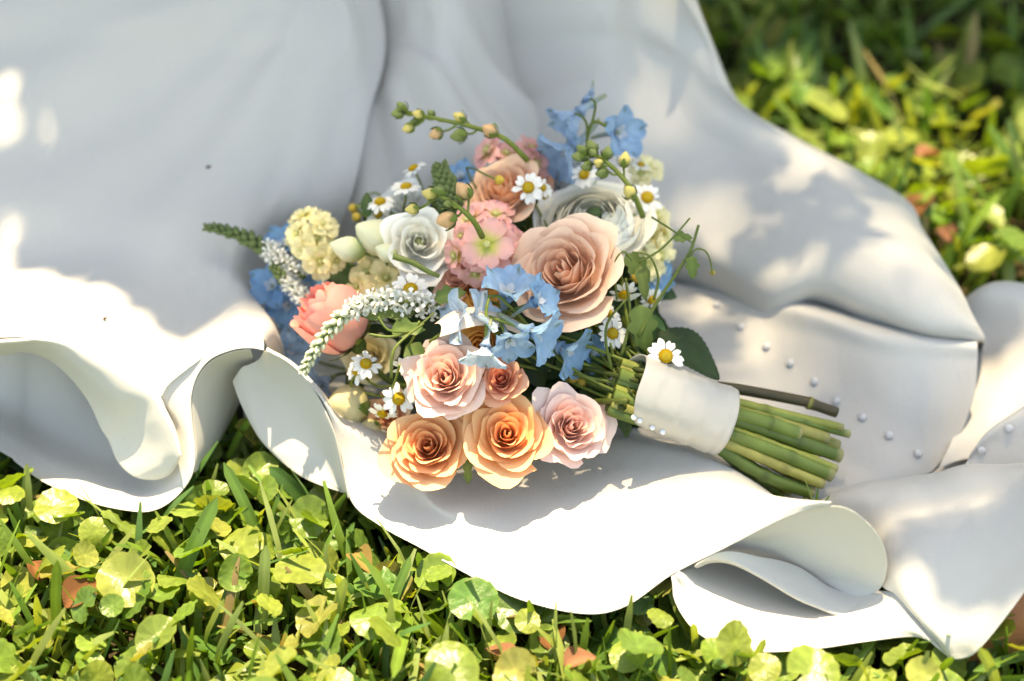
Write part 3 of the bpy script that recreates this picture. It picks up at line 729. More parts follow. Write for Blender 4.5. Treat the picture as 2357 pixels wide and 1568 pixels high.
for i, (px, py, r, n) in enumerate([(695, 495, 40, (-.4, .7, .5)), (745, 515, 40, (.4, .5, .7)), (682, 540, 42, (-.6, .1, .7)), (728, 548, 44, (.1, .1, 1)), (738, 602, 46, (.2, -.3, .9)), (700, 575, 40, (-.4, -.3, .8)), (775, 600, 34, (.7, -.1, .7))]):
    stock(px, py, r, n, .0, YLI, YLO, 'pale yellow stock floret at the tip of the left spike' if i == 0 else None, 2, i == 3)
for i, (px, py, r, n) in enumerate([(845, 625, 46, (-.4, .3, .9)), (890, 640, 48, (.1, .2, 1)), (905, 685, 46, (.3, -.2, .9)), (860, 690, 42, (-.2, -.3, .9)), (820, 660, 40, (-.6, 0, .8))]):
    stock(px, py, r, n, .02, YLI, YLO * rgb(1, .97, .92), 'yellow stock floret below the lisianthus' if i == 1 else None, 2, i == 1)
for i, (px, py, r, n) in enumerate([(1495, 385, 40, (.3, .5, .7)), (1515, 500, 46, (.6, .2, .7)), (1500, 540, 50, (.5, .0, .8)), (1520, 590, 52, (.6, -.1, .7)), (1490, 610, 44, (.2, -.2, .9)), (1535, 545, 44, (.9, .1, .4)), (1475, 400, 34, (-.2, .3, .8))]):
    stock(px, py, r, n, .015, YLI, YLO * rgb(1, 1.02, 1.08), 'pale yellow stock floret at the right of the white ranunculus' if i == 1 else None, 2, i == 2)

def spike_axis(pts, r0, r1, col, name='flower_stalk', n=14):
    P = catmull([atd(*q) for q in pts], n)
    V, F = tube(P, np.linspace(r0, r1, n), 7)
    o = add(name, mesh(name, V - np.array(BQ_AT), F, M_GREEN, np.broadcast_to(col, (len(V), 3))), bouquet)
    return o, P
# budding stock tips
def tip(pts, buds, label, r0=.0023, r1=.0012, col=G_LT):
    o, P = spike_axis(pts, r0, r1, col)
    o['label'] = label
    for (px, py, dep, dirn, L, me) in buds:
        d = camdir(*dirn)
        Lm = .92 * L * dep / FP
        p = np.array(atd(px, py, dep)) - d * Lm * .5
        add('bud', me, o, TOB @ frame(p, d, rng.uniform(0, 6.28), Lm))
        j = np.argmin(np.linalg.norm(P - p, axis=1) + np.abs(np.linalg.norm(P - p, axis=1) - .014) * .5)
        a = P[max(0, min(len(P) - 1, j - 1))]
        if np.linalg.norm(a - p) > .004:
            V, F = tube(catmull([a, (a + p) / 2 + camdir(0, -.3, 0.2) * .002, p], 6), .0009, 5)
            add('bud_stalk', mesh('bud_stalk', V - np.array(BQ_AT), F, M_GREEN, np.broadcast_to(col, (len(V), 3))), o)
D1 = 1.25
tip([(1215, 370, D1 + .01), (1160, 318, D1), (1090, 293, D1), (1010, 274, D1), (935, 257, D1)], [
    (915, 262, D1, (-.8, -.1, .3), 34, B_GRN), (925, 246, D1, (-.7, .6, .3), 34, B_GRN), (963, 264, D1, (-.7, .2, .4), 34, B_YEL), (940, 295, D1, (-.8, -.3, .3), 34, B_YEL),
    (1003, 308, D1, (-.7, -.3, .4), 40, B_PEA), (1055, 312, D1, (-.8, -.2, .3), 46, B_GRN), (1058, 270, D1, (-.8, .4, .3), 38, B_YEL), (1128, 300, D1 - .004, (-.7, .3, .4), 46, B_PEA), (955, 280, D1 + .004, (-.8, 0, .3), 26, B_GRN), (992, 262, D1 + .004, (-.6, .7, .2), 24, B_GRN)],
    'green stock tip with yellow buds reaching furthest to the upper left')
D2 = 1.165
tip([(1110, 545, D2 + .015), (1092, 512, D2), (1060, 480, D2), (1020, 455, D2), (998, 446, D2)], [
    (990, 446, D2, (-.9, .15, .3), 44, B_YEL), (948, 482, D2, (-.8, -.1, .5), 38, B_YEL), (1026, 505, D2, (-.7, -.3, .6), 60, B_PEA), (1066, 440, D2, (-.5, .7, .4), 54, B_PEA), (1012, 440, D2, (-.8, .4, .2), 34, B_GRN), (1030, 470, D2 - .003, (-.7, .0, .5), 26, B_GRN)],
    'stock tip with peach buds above the open pink floret')
D3 = 1.235
tip([(1480, 500, D3 + .01), (1455, 440, D3), (1420, 395, D3), (1380, 362, D3), (1345, 345, D3)], [
    (1340, 345, D3, (-.7, .5, .4), 36, B_GRN), (1362, 338, D3, (-.3, .8, .3), 38, B_GRN), (1330, 362, D3, (-.8, .1, .4), 36, B_GRN), (1377, 375, D3 - .003, (-.6, .1, .7), 32, B_YEL), (1350, 382, D3, (-.8, -.3, .4), 34, B_GRN), (1398, 352, D3, (.1, .8, .3), 36, B_GRN), (1438, 368, D3, (.1, .9, .2), 42, B_YEL), (1448, 442, D3 - .005, (-.3, .5, .7), 44, B_YEL), (1385, 398, D3, (-.8, -.2, .3), 36, B_GRN), (1365, 352, D3 - .004, (-.5, .5, .6), 28, B_GRN)],
    'green stock tip with tight buds above the white ranunculus')

# --- delphinium
def delph(px, py, Lpx, n, dd, label=None, openness=.5, pale=0.0, spin=None, stalk=True, name='delphinium_flower', back=False):
    rs = np.random.default_rng(int(px * 5 + py))
    dep = depth(px, py) + dd
    L = 1.28 * Lpx * dep / FP
    nn = camdir(*n)
    p = np.array(atd(px, py, dep)) - nn * L * .3
    M = TOB @ frame(p, nn, rs.uniform(0, 6.28) if spin is None else spin)
    cb = rgb(.20, .40, .66) * (1 - pale) + rgb(.52, .62, .76) * pale
    ce = rgb(.13, .34, .64) * (1 - pale) + rgb(.36, .54, .74) * pale
    J = Join()
    for i in range(4):
        V, F, c = flat_petal(.42 * L, .12 * L, 1.57 * i + .4, R_(70), R_(35), rs, c0=rgb(.6, .66, .4), c1=rgb(.66, .72, .78), nu=4, nv=5, ruffle=.1)
        J.put(V, F, c)
    V, F = tube([(0, 0, -.1 * L), (0, 0, .08 * L), (0, 0, .2 * L)], [.05 * L, .09 * L, .03 * L], 8)
    J.put(V, F, rgb(.35, .40, .30))
    o = add(name, J.mesh(name, M_BLUE), bouquet, M)
    if label: o['label'] = label
    for i in range(5):
        l2 = L * rs.uniform(.92, 1.08)
        V, F, c = flat_petal(l2, l2 * .36, 6.283 * i / 5 + rs.uniform(-.12, .12), R_(84 - 66 * openness), R_(44 - 66 * openness), rs, base=.30, peak=.52, ruffle=.10, tip=.75, c0=np.minimum(cb * rgb(1.25, 1.2, 1.1), .9), c1=ce, cmid=.9, cup=.35, nu=7, nv=8)
        tt = (np.arange(len(V)) // 7) / 7.0
        c = c.copy()
        mk = (np.arange(len(V)) == 7 * 6 + 3)
        c[mk] = rgb(.14, .20, .12)
        add('sepal', mesh('sepal', V, F, M_BLUE, c), o)
    sp = catmull([(0, 0, .02 * L), (.0, .0, -.25 * L), (.06 * L, 0, -.6 * L), (.16 * L, 0, -1.0 * L)], 8)
    V, F = tube(sp, np.array([.22, .15, .11, .09, .08, .075, .07, .05]) * L, 8)
    t = (np.arange(len(V)) // 8 / 7.0)[:, None]
    add('spur', mesh('spur', V, F, M_BLUE, np.clip(cb * (1 - t) + rgb(.42, .46, .26) * t, 0, 1)), o)
    if stalk:
        a = p - nn * L * .9
        if py > 500: stem_to_bind('stem', p, nn, .0012, G_LT)
    return o
delph(1318, 272, 62, (-.75, -.65, .25), .0, 'nodding blue delphinium at the very top', .25, .5)
delph(1358, 222, 30, (-.2, -.6, .4), .0, 'small green delphinium bud at the very top', .05, .5)
delph(1430, 305, 60, (.55, -.05, .75), .0, 'bright blue delphinium at the upper right', .55, .3)
delph(1300, 352, 72, (-.75, -.6, .35), .012, 'blue delphinium facing down beside the white ranunculus', .35, .4)
delph(645, 562, 56, (-.3, .4, .6), .03, 'blue delphinium behind the yellow stock', .6)
delph(622, 655, 56, (-.3, .3, .85), .03, 'blue delphinium at the far left', .75)
delph(660, 705, 46, (-.3, -.2, .8), .045, None, .6)
delph(700, 660, 50, (0, .2, .9), .05, None, .7)
delph(1058, 402, 44, (-.2, .4, .6), .05, None, .7)
delph(1168, 664, 72, (.1, .55, .45), -.040, 'blue delphinium seen from behind beside the orange ranunculus', .42, .3)
delph(1050, 732, 66, (-.75, .1, .35), -.034, 'sunlit pale blue delphinium pointing left', .62, .75)
delph(1108, 722, 58, (.55, .35, .25), -.040, 'sunlit pale blue delphinium with white spur', .5, .8)
delph(1245, 688, 56, (.6, .3, .4), -.045, None, .5, .1)
delph(1114, 815, 54, (-.15, -.85, .3), -.052, 'sunlit pale delphinium hanging over the coral rose', .45, .7)
delph(1175, 792, 54, (.25, -.6, .6), -.045, None, .55, .25)
delph(1244, 770, 70, (.7, -.25, .3), -.05, 'blue delphinium pointing right under the largest rose', .42, .2)
delph(1312, 812, 68, (.65, -.35, .3), -.02, 'blue delphinium over the dark gap by the stems', .45, .1)
delph(1368, 815, 44, (.7, -.1, .5), .0, None, .6)
delph(672, 805, 48, (-.3, .2, .8), .045, None, .7, .3)
delph(735, 892, 42, (-.4, -.2, .7), .02, 'pale blue delphinium beside the yellow bud', .6, .5)
delph(1512, 645, 46, (.5, -.2, .7), .03, None, .7)
delph(690, 830, 44, (-.2, -.2, .8), .05, None, .7, .3)

# --- chamomile
_r = np.random.default_rng(2)
CH_P = []
for i in range(3):
    V, F, c = flat_petal(1.0, .26, 0, R_(4), R_([-22, -8, -40][i]), _r, base=.35, peak=.6, tip=1.6, notch=.04, c0=rgb(.88, .88, .80), c1=rgb(.92, .92, .90), nu=4, nv=5, cup=.1, r0=.48)
    CH_P.append(mesh('petal', V, F, M_PETAL, c))
J = Join()
nn_, rr_ = 14, 7
V = []
for j in range(rr_):
    a = j / (rr_ - 1) * math.pi * .55
    for k in range(nn_):
        th = 2 * math.pi * k / nn_ + j * .3
        w = 1 + .05 * math.sin(5 * th + 3 * j) + .04 * ((j + k) % 2)
        V.append((.55 * math.sin(a) * math.cos(th) * w, .55 * math.sin(a) * math.sin(th) * w, .34 * math.cos(a) * w))
cc = np.array([rgb(.62, .36, .02) * (1 - j / rr_ * .0) if j > 2 else rgb(.66, .46, .05) for j in range(rr_) for k in range(nn_)])
J.put(V, grid_faces(nn_, rr_, True)[::1], cc)
CH_D = J.mesh('disc', M_DISC)
J = Join()
V, F = tube([(0, 0, -.22), (0, 0, -.14), (0, 0, .02), (0, 0, .06)], [.1, .34, .5, .45], 10)
J.put(V, F, rgb(.20, .26, .06))
CH_C = J.mesh('calyx', M_GREEN)
def chamo(px, py, Rpx, n, dd, label=None, N=13, droop=0, stem=True, to=None, dep=None):
    rs = np.random.default_rng(int(px * 11 + py))
    dep = dep or depth(px, py) + dd
    R = Rpx * dep / FP / 1.4
    nn = camdir(*n)
    p = np.array(atd(px, py, dep))
    o = add('chamomile', CH_C, bouquet, TOB @ frame(p, nn, rs.uniform(0, 6), R))
    if label: o['label'] = label
    add('disc', CH_D, o, Matrix.Translation((0, 0, .05)))
    for i in range(N):
        if rs.uniform() < .06: continue
        add('petal', CH_P[(i * 7 + int(px)) % 2 if droop == 0 else 2], o, Matrix.Rotation(6.283 * i / N + rs.uniform(-.1, .1), 4, 'Z') @ Matrix.Rotation(rs.uniform(-.12, .2), 4, 'Y') @ Matrix.Scale(rs.uniform(.85, 1.1), 4))
    b = p - nn * .2 * R
    if to is not None:
        e = np.array(atd(*to))
        P = catmull([b, b - nn * .012, (b - nn * .012) * .4 + e * .6 + camdir(0, -.2, .1) * .003, e], 10)
        V, F = tube(P, .0009, 6)
        add('stem', mesh('stem', V - np.array(BQ_AT), F, M_GREEN, np.broadcast_to(G_LT, (len(V), 3))), bouquet)
    elif stem:
        stem_to_bind('stem', b, nn, .0009, G_LT)
chamo(1216, 432, 36, (-.1, .15, 1), -.02, 'chamomile facing forward beside the top peach rose')
chamo(1490, 455, 38, (.1, .35, .9), -.005, 'chamomile at the upper right below the stock tip')
chamo(945, 668, 44, (-.1, .25, 1), -.012, 'chamomile below the lisianthus')
chamo(842, 838, 36, (.2, .5, .8), -.015, 'front one of two crossing chamomiles by the cream rose')
chamo(822, 852, 34, (-.5, .3, .7), -.01, 'rear one of two crossing chamomiles by the cream rose')
chamo(936, 845, 34, (.1, -.75, .6), -.03, 'chamomile hanging face down beside the blush rose', droop=0, to=(965, 740, 1.16))
chamo(918, 918, 38, (-.1, .1, 1), -.018, 'chamomile above the front left peach rose')
chamo(880, 952, 32, (-.2, -.7, .5), -.008, 'chamomile hanging over the yellow bud', to=(920, 840, 1.16))
chamo(1436, 678, 36, (.05, -.75, .6), -.02, 'chamomile hanging at the right of the largest rose', to=(1415, 590, 1.2))
chamo(1410, 768, 36, (.3, .2, .9), -.015, 'chamomile under the drooping rose petal')
chamo(1532, 820, 42, (.1, .15, 1), -.06, 'chamomile lying against the white ribbon wrap')
chamo(1425, 880, 28, (.0, -.7, .6), -.02, 'small chamomile by the bare stems', to=(1405, 790, 1.19))
chamo(1400, 722, 30, (.3, .5, .7), .006)
chamo(875, 465, 34, (-.1, .75, .6), .0, 'chamomile at the upper left beside the lisianthus bud', droop=1)
chamo(935, 430, 34, (-.1, .85, .5), .0, 'chamomile at the left of the green spike')
chamo(952, 388, 32, (-.5, .8, .4), .01, 'topmost chamomile on the left side')
chamo(870, 492, 28, (.4, -.1, .8), .01)
chamo(1345, 402, 34, (-.4, .3, .7), .0, 'chamomile half hidden by the stock tip')
chamo(1248, 432, 26, (.4, .3, .8), .0)
chamo(1254, 450, 24, (.5, -.3, .7), .005)
chamo(1475, 380, 24, (.2, .7, .4), .01)
chamo(1500, 690, 28, (.3, -.5, .7), .01, None, to=(1470, 600, 1.23))
CH_B = bud_mesh('bud', rgb(.20, .26, .06), rgb(.66, .46, .08), fat=.5, swirl=.05, sep=False)
for (px, py, dd) in [(1455, 868, -.01), (1150, 415, -.02), (1465, 640, 0.), (1320, 870, .0), (1340, 880, .0), (965, 868, -.01), (1385, 850, 0.), (820, 500, .03), (812, 480, .03), (790, 770, 0)]:
    bud(px, py, dd, (rng.uniform(-.5, .5), rng.uniform(-.6, .6), .6), 24, CH_B, srad=.0008)

# --- white veronica spikes
def bell_mesh():
    J = Join()
    V, F = tube([(0, 0, 0), (0, 0, .25), (0, 0, .6), (0, 0, .72)], [.10, .17, .20, .24], 7, cap=False)
    J.put(V, F, rgb(.80, .81, .74))
    for i in range(4):
        V, F, c = flat_petal(.38, .17, 1.57 * i, R_(60), R_(-10), _r, c0=rgb(.82, .82, .78), c1=rgb(.84, .84, .82), nu=3, nv=4, r0=.2)
        V[:, 2] += .7
        J.put(V, F, c)
    V, F = tube([(0, 0, -.15), (0, 0, 0), (0, 0, .22)], [.05, .13, .14], 6)
    J.put(V, F, rgb(.12, .18, .05))
    return J.mesh('floret', M_PETAL)
BELL = bell_mesh()
V_BUD = bud_mesh('floret_bud', rgb(.26, .34, .10), rgb(.78, .80, .62), fat=.30, swirl=.0, sep=False, n=7, m=6)
V_GRN = bud_mesh('floret_bud', rgb(.07, .12, .04), rgb(.16, .22, .08), fat=.36, swirl=.0, sep=False, n=6, m=5)
def veronica(pts, label, nflo, Lb, kinds, r0=.0022, r1=.0010, gap=.0):
    o, P = spike_axis(pts, r0, r1, rgb(.16, .22, .05), 'veronica_spike', 40)
    o['label'] = label
    T = np.gradient(P, axis=0); T /= np.linalg.norm(T, axis=1)[:, None]
    for i in range(nflo):
        s = gap + (1 - gap) * i / nflo
        j = int(s * 39)
        f = s * 39 - j
        p = P[j] * (1 - f) + P[min(39, j + 1)] * f
        t = T[j]
        a = np.cross(t, [0, 0, 1.]); a /= np.linalg.norm(a)
        b = np.cross(t, a)
        th = i * 2.39996
        rad = a * math.cos(th) + b * math.sin(th)
        k = kinds(s)
        lean = .25 + .55 * s
        d = rad * (1 - lean * .6) + t * lean
        L = Lb * (1 - .55 * max(0, (s - .35) / .65)) * rng.uniform(.85, 1.15)
        add('floret' if k is BELL else 'floret_bud', k, o, TOB @ frame(p + rad * r1, d, rng.uniform(0, 6), L))
    return o
veronica([(1010, 705, 1.20), (960, 702, 1.185), (900, 690, 1.185), (845, 698, 1.185), (790, 728, 1.185), (748, 775, 1.187), (716, 820, 1.19), (697, 856, 1.192)], 'white veronica spike arching over the coral ranunculus', 105, .0098, lambda s: BELL if s < .52 else V_BUD, gap=.04)
veronica([(700, 640, 1.28), (650, 605, 1.28), (610, 572, 1.28), (560, 545, 1.285), (510, 528, 1.29), (474, 523, 1.295)], 'green and white veronica spike pointing furthest left', 100, .0085, lambda s: BELL if s < .38 else V_GRN)
veronica([(800, 770, 1.26), (740, 720, 1.26), (690, 680, 1.265), (650, 640, 1.27), (625, 610, 1.275)], 'white veronica spike among the left delphinium', 80, .0085, lambda s: BELL if s < .7 else V_GRN)
veronica([(1040, 480, 1.25), (1030, 440, 1.25), (1018, 405, 1.25), (1012, 378, 1.25)], 'thick dark green spike at the top left', 90, .0085, lambda s: V_GRN, r0=.004, r1=.003)

# --- leaves and tendrils
def leaf_mesh(name, mat, c, serr=0., lobes=0, fold=.25, bend=.3, W=.32, n=15, ac=None):
    V, C = [], []
    for j in range(n):
        s = j / (n - 1)
        w = W * math.sin(math.pi * s ** .85) ** .8 + .004
        if lobes: w *= .55 + .45 * abs(math.sin(lobes * math.pi * s))
        w *= 1 + serr * (j % 2)
        for i, u in enumerate((-1, -.5, 0, .5, 1)):
            V.append((s - .02 * abs(u) * 0, u * w, fold * abs(u) * w - bend * s * s + .02 * math.sin(9 * s + 4 * u)))
            C.append(c * (1.25 if i == 2 else 1.0) * (1 if not ac is None else 1))
    return mesh(name, V, grid_faces(5, n), mat, np.array(C))
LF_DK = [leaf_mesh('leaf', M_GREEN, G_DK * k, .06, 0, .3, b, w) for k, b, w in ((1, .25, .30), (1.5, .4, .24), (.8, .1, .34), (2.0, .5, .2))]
LF_LT = [leaf_mesh('leaf', M_GREEN, rgb(.11, .17, .04), .0, 3, .2, .4, .35), leaf_mesh('leaf', M_GREEN, rgb(.14, .19, .05), .0, 2, .2, .6, .22)]
def leaf(px, py, dep, dirn, Lpx, me, up=(0, .3, 1), label=None, name='leaf'):
    x = Vector(camdir(*dirn)); z = Vector(camdir(*up))
    z = (z - x * z.dot(x)).normalized(); y = z.cross(x)
    L = Lpx * dep / FP
    M = Matrix(((x.x, y.x, z.x, 0), (x.y, y.y, z.y, 0), (x.z, y.z, z.z, 0), (0, 0, 0, 1)))
    o = add(name, me, bouquet, TOB @ Matrix.Translation(Vector(atd(px, py, dep))) @ M @ Matrix.Scale(L, 4))
    if label: o['label'] = label
    return o
BIGLF = leaf_mesh('leaf', M_GREEN, G_DK * .75, .05, 0, .25, .22, .27, n=29)
leaf(1512, 765, 1.225, (.80, -.45, .1), 178, BIGLF, (.3, .5, .8), 'large dark serrated leaf above the ribbon wrap')
leaf(1470, 700, 1.20, (.15, -.9, .2), 105, LF_LT[0])
leaf(1440, 585, 1.21, (.6, -.6, .3), 80, LF_LT[0])
leaf(1470, 610, 1.205, (.2, -.8, .4), 75, LF_LT[1])
leaf(1495, 725, 1.21, (.6, -.5, .3), 50, LF_DK[3])
leaf(1075, 1055, 1.19, (.05, -1, .1), 60, LF_LT[1], label='small sepal under the two front peach roses')
leaf(848, 500, 1.26, (-.1, 1, 0), 60, LF_DK[1])
leaf(955, 720, 1.185, (-.8, .1, .3), 120, LF_LT[1])
leaf(1000, 690, 1.18, (.8, .3, .3), 70, LF_LT[0])
leaf(900, 760, 1.165, (.7, .1, .4), 75, LF_LT[0])
leaf(935, 795, 1.18, (.6, -.5, .3), 100, LF_LT[0])
leaf(1380, 950, 1.21, (.8, .1, .2), 120, LF_DK[3])
# dark filler foliage between the flower heads
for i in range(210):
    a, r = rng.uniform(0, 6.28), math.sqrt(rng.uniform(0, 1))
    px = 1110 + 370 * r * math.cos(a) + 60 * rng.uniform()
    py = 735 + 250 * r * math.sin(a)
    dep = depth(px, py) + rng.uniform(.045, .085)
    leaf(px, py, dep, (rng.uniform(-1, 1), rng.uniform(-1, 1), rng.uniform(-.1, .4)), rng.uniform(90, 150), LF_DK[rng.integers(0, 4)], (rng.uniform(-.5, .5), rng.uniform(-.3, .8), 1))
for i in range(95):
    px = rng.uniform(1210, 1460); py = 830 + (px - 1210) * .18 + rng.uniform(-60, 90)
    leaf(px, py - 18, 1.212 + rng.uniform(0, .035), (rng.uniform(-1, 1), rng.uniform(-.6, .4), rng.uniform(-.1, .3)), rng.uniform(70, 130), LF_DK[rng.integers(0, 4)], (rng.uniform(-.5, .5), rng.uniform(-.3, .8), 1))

def tendril(pts, r=.0011, col=rgb(.13, .18, .04), name='tendril', label=None):
    P = catmull([atd(*q) for q in pts], 22)
    V, F = tube(P, np.linspace(r, r * .7, 22), 6)
    o = add(name, mesh(name, V - np.array(BQ_AT), F, M_GREEN, np.broadcast_to(col, (len(V), 3))), bouquet)
    if label: o['label'] = label
    return o
tendril([(1470, 775, 1.20), (1510, 700, 1.2), (1560, 625, 1.2), (1590, 575, 1.2), (1608, 518, 1.2)], .0014, label='long thin stem reaching out to the right')
tendril([(1585, 600, 1.2), (1600, 575, 1.198), (1622, 577, 1.196), (1635, 600, 1.195), (1640, 633, 1.195)], .0008)
tendril([(1500, 500, 1.21), (1540, 525, 1.205), (1570, 545, 1.2), (1596, 560, 1.2)], .0008)
tendril([(1470, 605, 1.2), (1520, 575, 1.2), (1560, 535, 1.2), (1588, 502, 1.2)], .0009)
tendril([(1420, 690, 1.19), (1415, 610, 1.185), (1435, 580, 1.185), (1455, 600, 1.187)], .0009)
tendril([(1505, 690, 1.2), (1515, 640, 1.195), (1495, 590, 1.19), (1455, 580, 1.19)], .0010)
tendril([(1408, 850, 1.19), (1395, 790, 1.185), (1400, 740, 1.185), (1440, 690, 1.19)], .0012)
tendril([(1430, 820, 1.2), (1450, 730, 1.2), (1440, 640, 1.2)], .0013)
tendril([(900, 870, 1.15), (905, 810, 1.145), (935, 775, 1.15), (975, 745, 1.16)], .0011)
tendril([(850, 770, 1.15), (900, 775, 1.15), (950, 760, 1.16), (1000, 720, 1.17)], .0010)
tendril([(870, 730, 1.15), (895, 760, 1.15), (940, 765, 1.155)], .0009)
tendril([(905, 590, 1.165), (950, 605, 1.165), (985, 625, 1.17), (1010, 635, 1.175)], .0022, rgb(.17, .22, .06))
tendril([(1350, 370, 1.262), (1352, 320, 1.26), (1366, 270, 1.256), (1370, 238, 1.252), (1358, 226, 1.25)], .0012)
tendril([(1352, 320, 1.26), (1350, 285, 1.257), (1338, 268, 1.255), (1322, 262, 1.255)], .0011)
tendril([(1395, 290, 1.25), (1370, 280, 1.255), (1355, 300, 1.26), (1350, 360, 1.262)], .0013)
leaf(1548, 548, 1.2, (.8, .1, .2), 44, LF_LT[0])
leaf(1590, 588, 1.198, (.1, -.9, .3), 52, LF_LT[0])
bud(1640, 628, -.02, (0, -1, .1), 14, CH_B, stem=False)
# bare stems in the gap above the ribbon
for i in range(15):
    s = rng.uniform(0, 1)
    p = np.array(atd(rng.uniform(1220, 1380), 800 + s * 130, 1.232 + rng.uniform(0, .04)))
    e = np.array(atd(1490 - 60 * s, 850 + 95 * s, 1.185 + rng.uniform(-.02, .03)))
    V, F = tube(catmull([p, p * .5 + e * .5 + rng.normal(0, .005, 3), e], 10), rng.uniform(.0014, .0028), 7)
    add('stem', mesh('stem', V - np.array(BQ_AT), F, M_GREEN, np.broadcast_to(G_LT * rng.uniform(.2, .6), (len(V), 3))), bouquet)

# --- ribbon wrap with pearl pins
A, B = np.array(atd(1458, 898, 1.182)), np.array(atd(1668, 972, 1.196))
ax = B - A; LEN = np.linalg.norm(ax); ax /= LEN
e1 = np.cross(ax, FWD); e1 /= np.linalg.norm(e1)
e2 = np.cross(ax, e1)
nu, nv = 48, 34
V = []
for j in range(nv):
    s = j / (nv - 1)
    for k in range(nu):
        th = 2 * math.pi * k / nu
        band = (s * 4.2 + th / 6.283 * .6) % 1.0
        r = (.0232 + .0010 * s + .0025 * (1 - s) ** 3 * math.sin(th + 1)) * (1 + .05 * band + .012 * math.sin(3 * th + 2 * s) + .008 * math.sin(7 * th + 6 * s))
        sh = .004 * math.sin(th * 2 + 1) * (1 - s) - .006 * (1 - s) * math.cos(th)
        V.append(A + ax * (s * LEN + sh) + r * (e1 * math.cos(th) + .92 * e2 * math.sin(th)))
wrap = add('ribbon_wrap', mesh('ribbon_wrap', np.array(V) - np.array(BQ_AT), grid_faces(nu, nv, True), M_RIBBON), bouquet)
wrap['label'] = 'white satin ribbon wound round the stems'
sd = wrap.modifiers.new('thickness', 'SOLIDIFY'); sd.thickness = .001; sd.offset = -1
wb = BVHTree.FromPolygons([tuple(v) for v in V], grid_faces(nu, nv, True))
PRL = dome_mesh('pearl_pin', M_PEARL, 12, 6, 1.0)
for (px, py) in [(1440, 958), (1473, 967), (1502, 983), (1526, 993)]:
    d = Vector(ray(px, py)).normalized()
    loc, nor, _, _ = wb.ray_cast(Vector(CP), d)
    if loc is None:
        loc, nor, _, _ = wb.find_nearest(Vector(atd(px, py, 1.17)))
    if nor.dot(d) > 0: nor = -nor
    add('pearl_pin', PRL, wrap, TOB @ frame(loc + nor * .0005, nor, scale=.0021))
# --- cut stems
ends = [(1940, 985, 1.228), (1955, 1000, 1.232), (1905, 1010, 1.224), (1935, 1050, 1.222), (1925, 1080, 1.218), (1915, 1095, 1.214), (1895, 1115, 1.212), (1870, 1135, 1.214), (1820, 1132, 1.218), (1840, 1000, 1.214), (1890, 1040, 1.235), (1900, 1075, 1.236), (1860, 1110, 1.236), (1800, 1140, 1.226), (1930, 1025, 1.24), (1870, 985, 1.238), (1880, 1060, 1.216), (1850, 1080, 1.213)]
for i, q in enumerate(ends):
    e = np.array(atd(*q))
    tproj = np.array([(e - B) @ e1, (e - B) @ e2])
    k = tproj * .72
    k = k / max(1, np.linalg.norm(k) / .018)
    s = B + e1 * k[0] + e2 * k[1]
    s0 = s - ax * (LEN + .012)
    n = 18
    P = np.vstack([[s0], catmull([s, s * .5 + e * .5 + rng.normal(0, .0012, 3), e], n - 1)])
    r = rng.uniform(.0030, .0050) * (1 if i not in (9,) else 1.2)
    rad = np.full(n, r) * (1 + .03 * rng.normal(size=n))
    nd = rng.integers(6, 12)
    rad[nd] *= 1.16
    V, F = tube(P, rad, 10)
    c0 = [rgb(.26, .29, .06), rgb(.13, .19, .04), rgb(.33, .32, .09), rgb(.09, .14, .03)][i % 4]
    c = np.broadcast_to(c0 * rng.uniform(.85, 1.15), (len(V), 3)).copy()
    c[nd * 10:(nd + 1) * 10] = c0 * .7
    c[-10:] = rgb(.42, .38, .18)
    add('cut_stem', mesh('cut_stem', V - np.array(BQ_AT), F, M_STEM, c), bouquet)
P = catmull([np.array(atd(1650, 890, 1.225)), np.array(atd(1705, 897, 1.228)), np.array(atd(1840, 922, 1.232)), np.array(atd(1868, 930, 1.232)), np.array(atd(1926, 950, 1.234))], 18)
rad = np.full(18, .0040); rad[11:14] = [.0046, .0050, .0044]
V, F = tube(P, rad, 10)
c = np.broadcast_to(rgb(.055, .045, .022), (len(V), 3)).copy(); c[120:130] = rgb(.22, .22, .05)
add('cut_stem', mesh('cut_stem', V - np.array(BQ_AT), F, M_STEM, c), bouquet)['label'] = 'dark brown woody stem with a pale node'

# ------------------------------------------------------------------ lawn
def covered(x, y, lift=.0):
    loc, _, _, _ = BVH.ray_cast(Vector((x, y, -.2)), Vector((0, 0, 1)))
    return None if loc is None else loc.z
def blade(L, W, bend, fold=.35, n=6, blunt=True):
    V = []
    for j in range(n):
        s = j / (n - 1)
        w = W * (.8 + .3 * s) * (1 if s < .8 else max(.15, math.sqrt(max(0, 1 - ((s - .8) / .21) ** 2))))
        th = bend * s
        y = L * (math.sin(th * s) if bend else 0)
        z = L * s * math.cos(th * .6)
        for u in (-1, 0, 1):
            V.append((u * w * .5, y + fold * w * .5 * abs(u), z))
    return np.array(V), grid_faces(3, n)
BL_C = [rgb(.16, .27, .045), rgb(.115, .22, .045), rgb(.25, .33, .11), rgb(.27, .34, .09), rgb(.08, .18, .05)]
def xf(V, x, y, z, rz, tilt, tdir):
    Mt = np.array(Matrix.Rotation(tdir, 3, 'Z') @ Matrix.Rotation(tilt, 3, 'X') @ Matrix.Rotation(rz - tdir, 3, 'Z'))
    return V @ Mt.T + np.array([x, y, z])

def scatter(n, x0, x1, y0, y1):
    return np.stack([rng.uniform(x0, x1, n), rng.uniform(y0, y1, n)], 1)

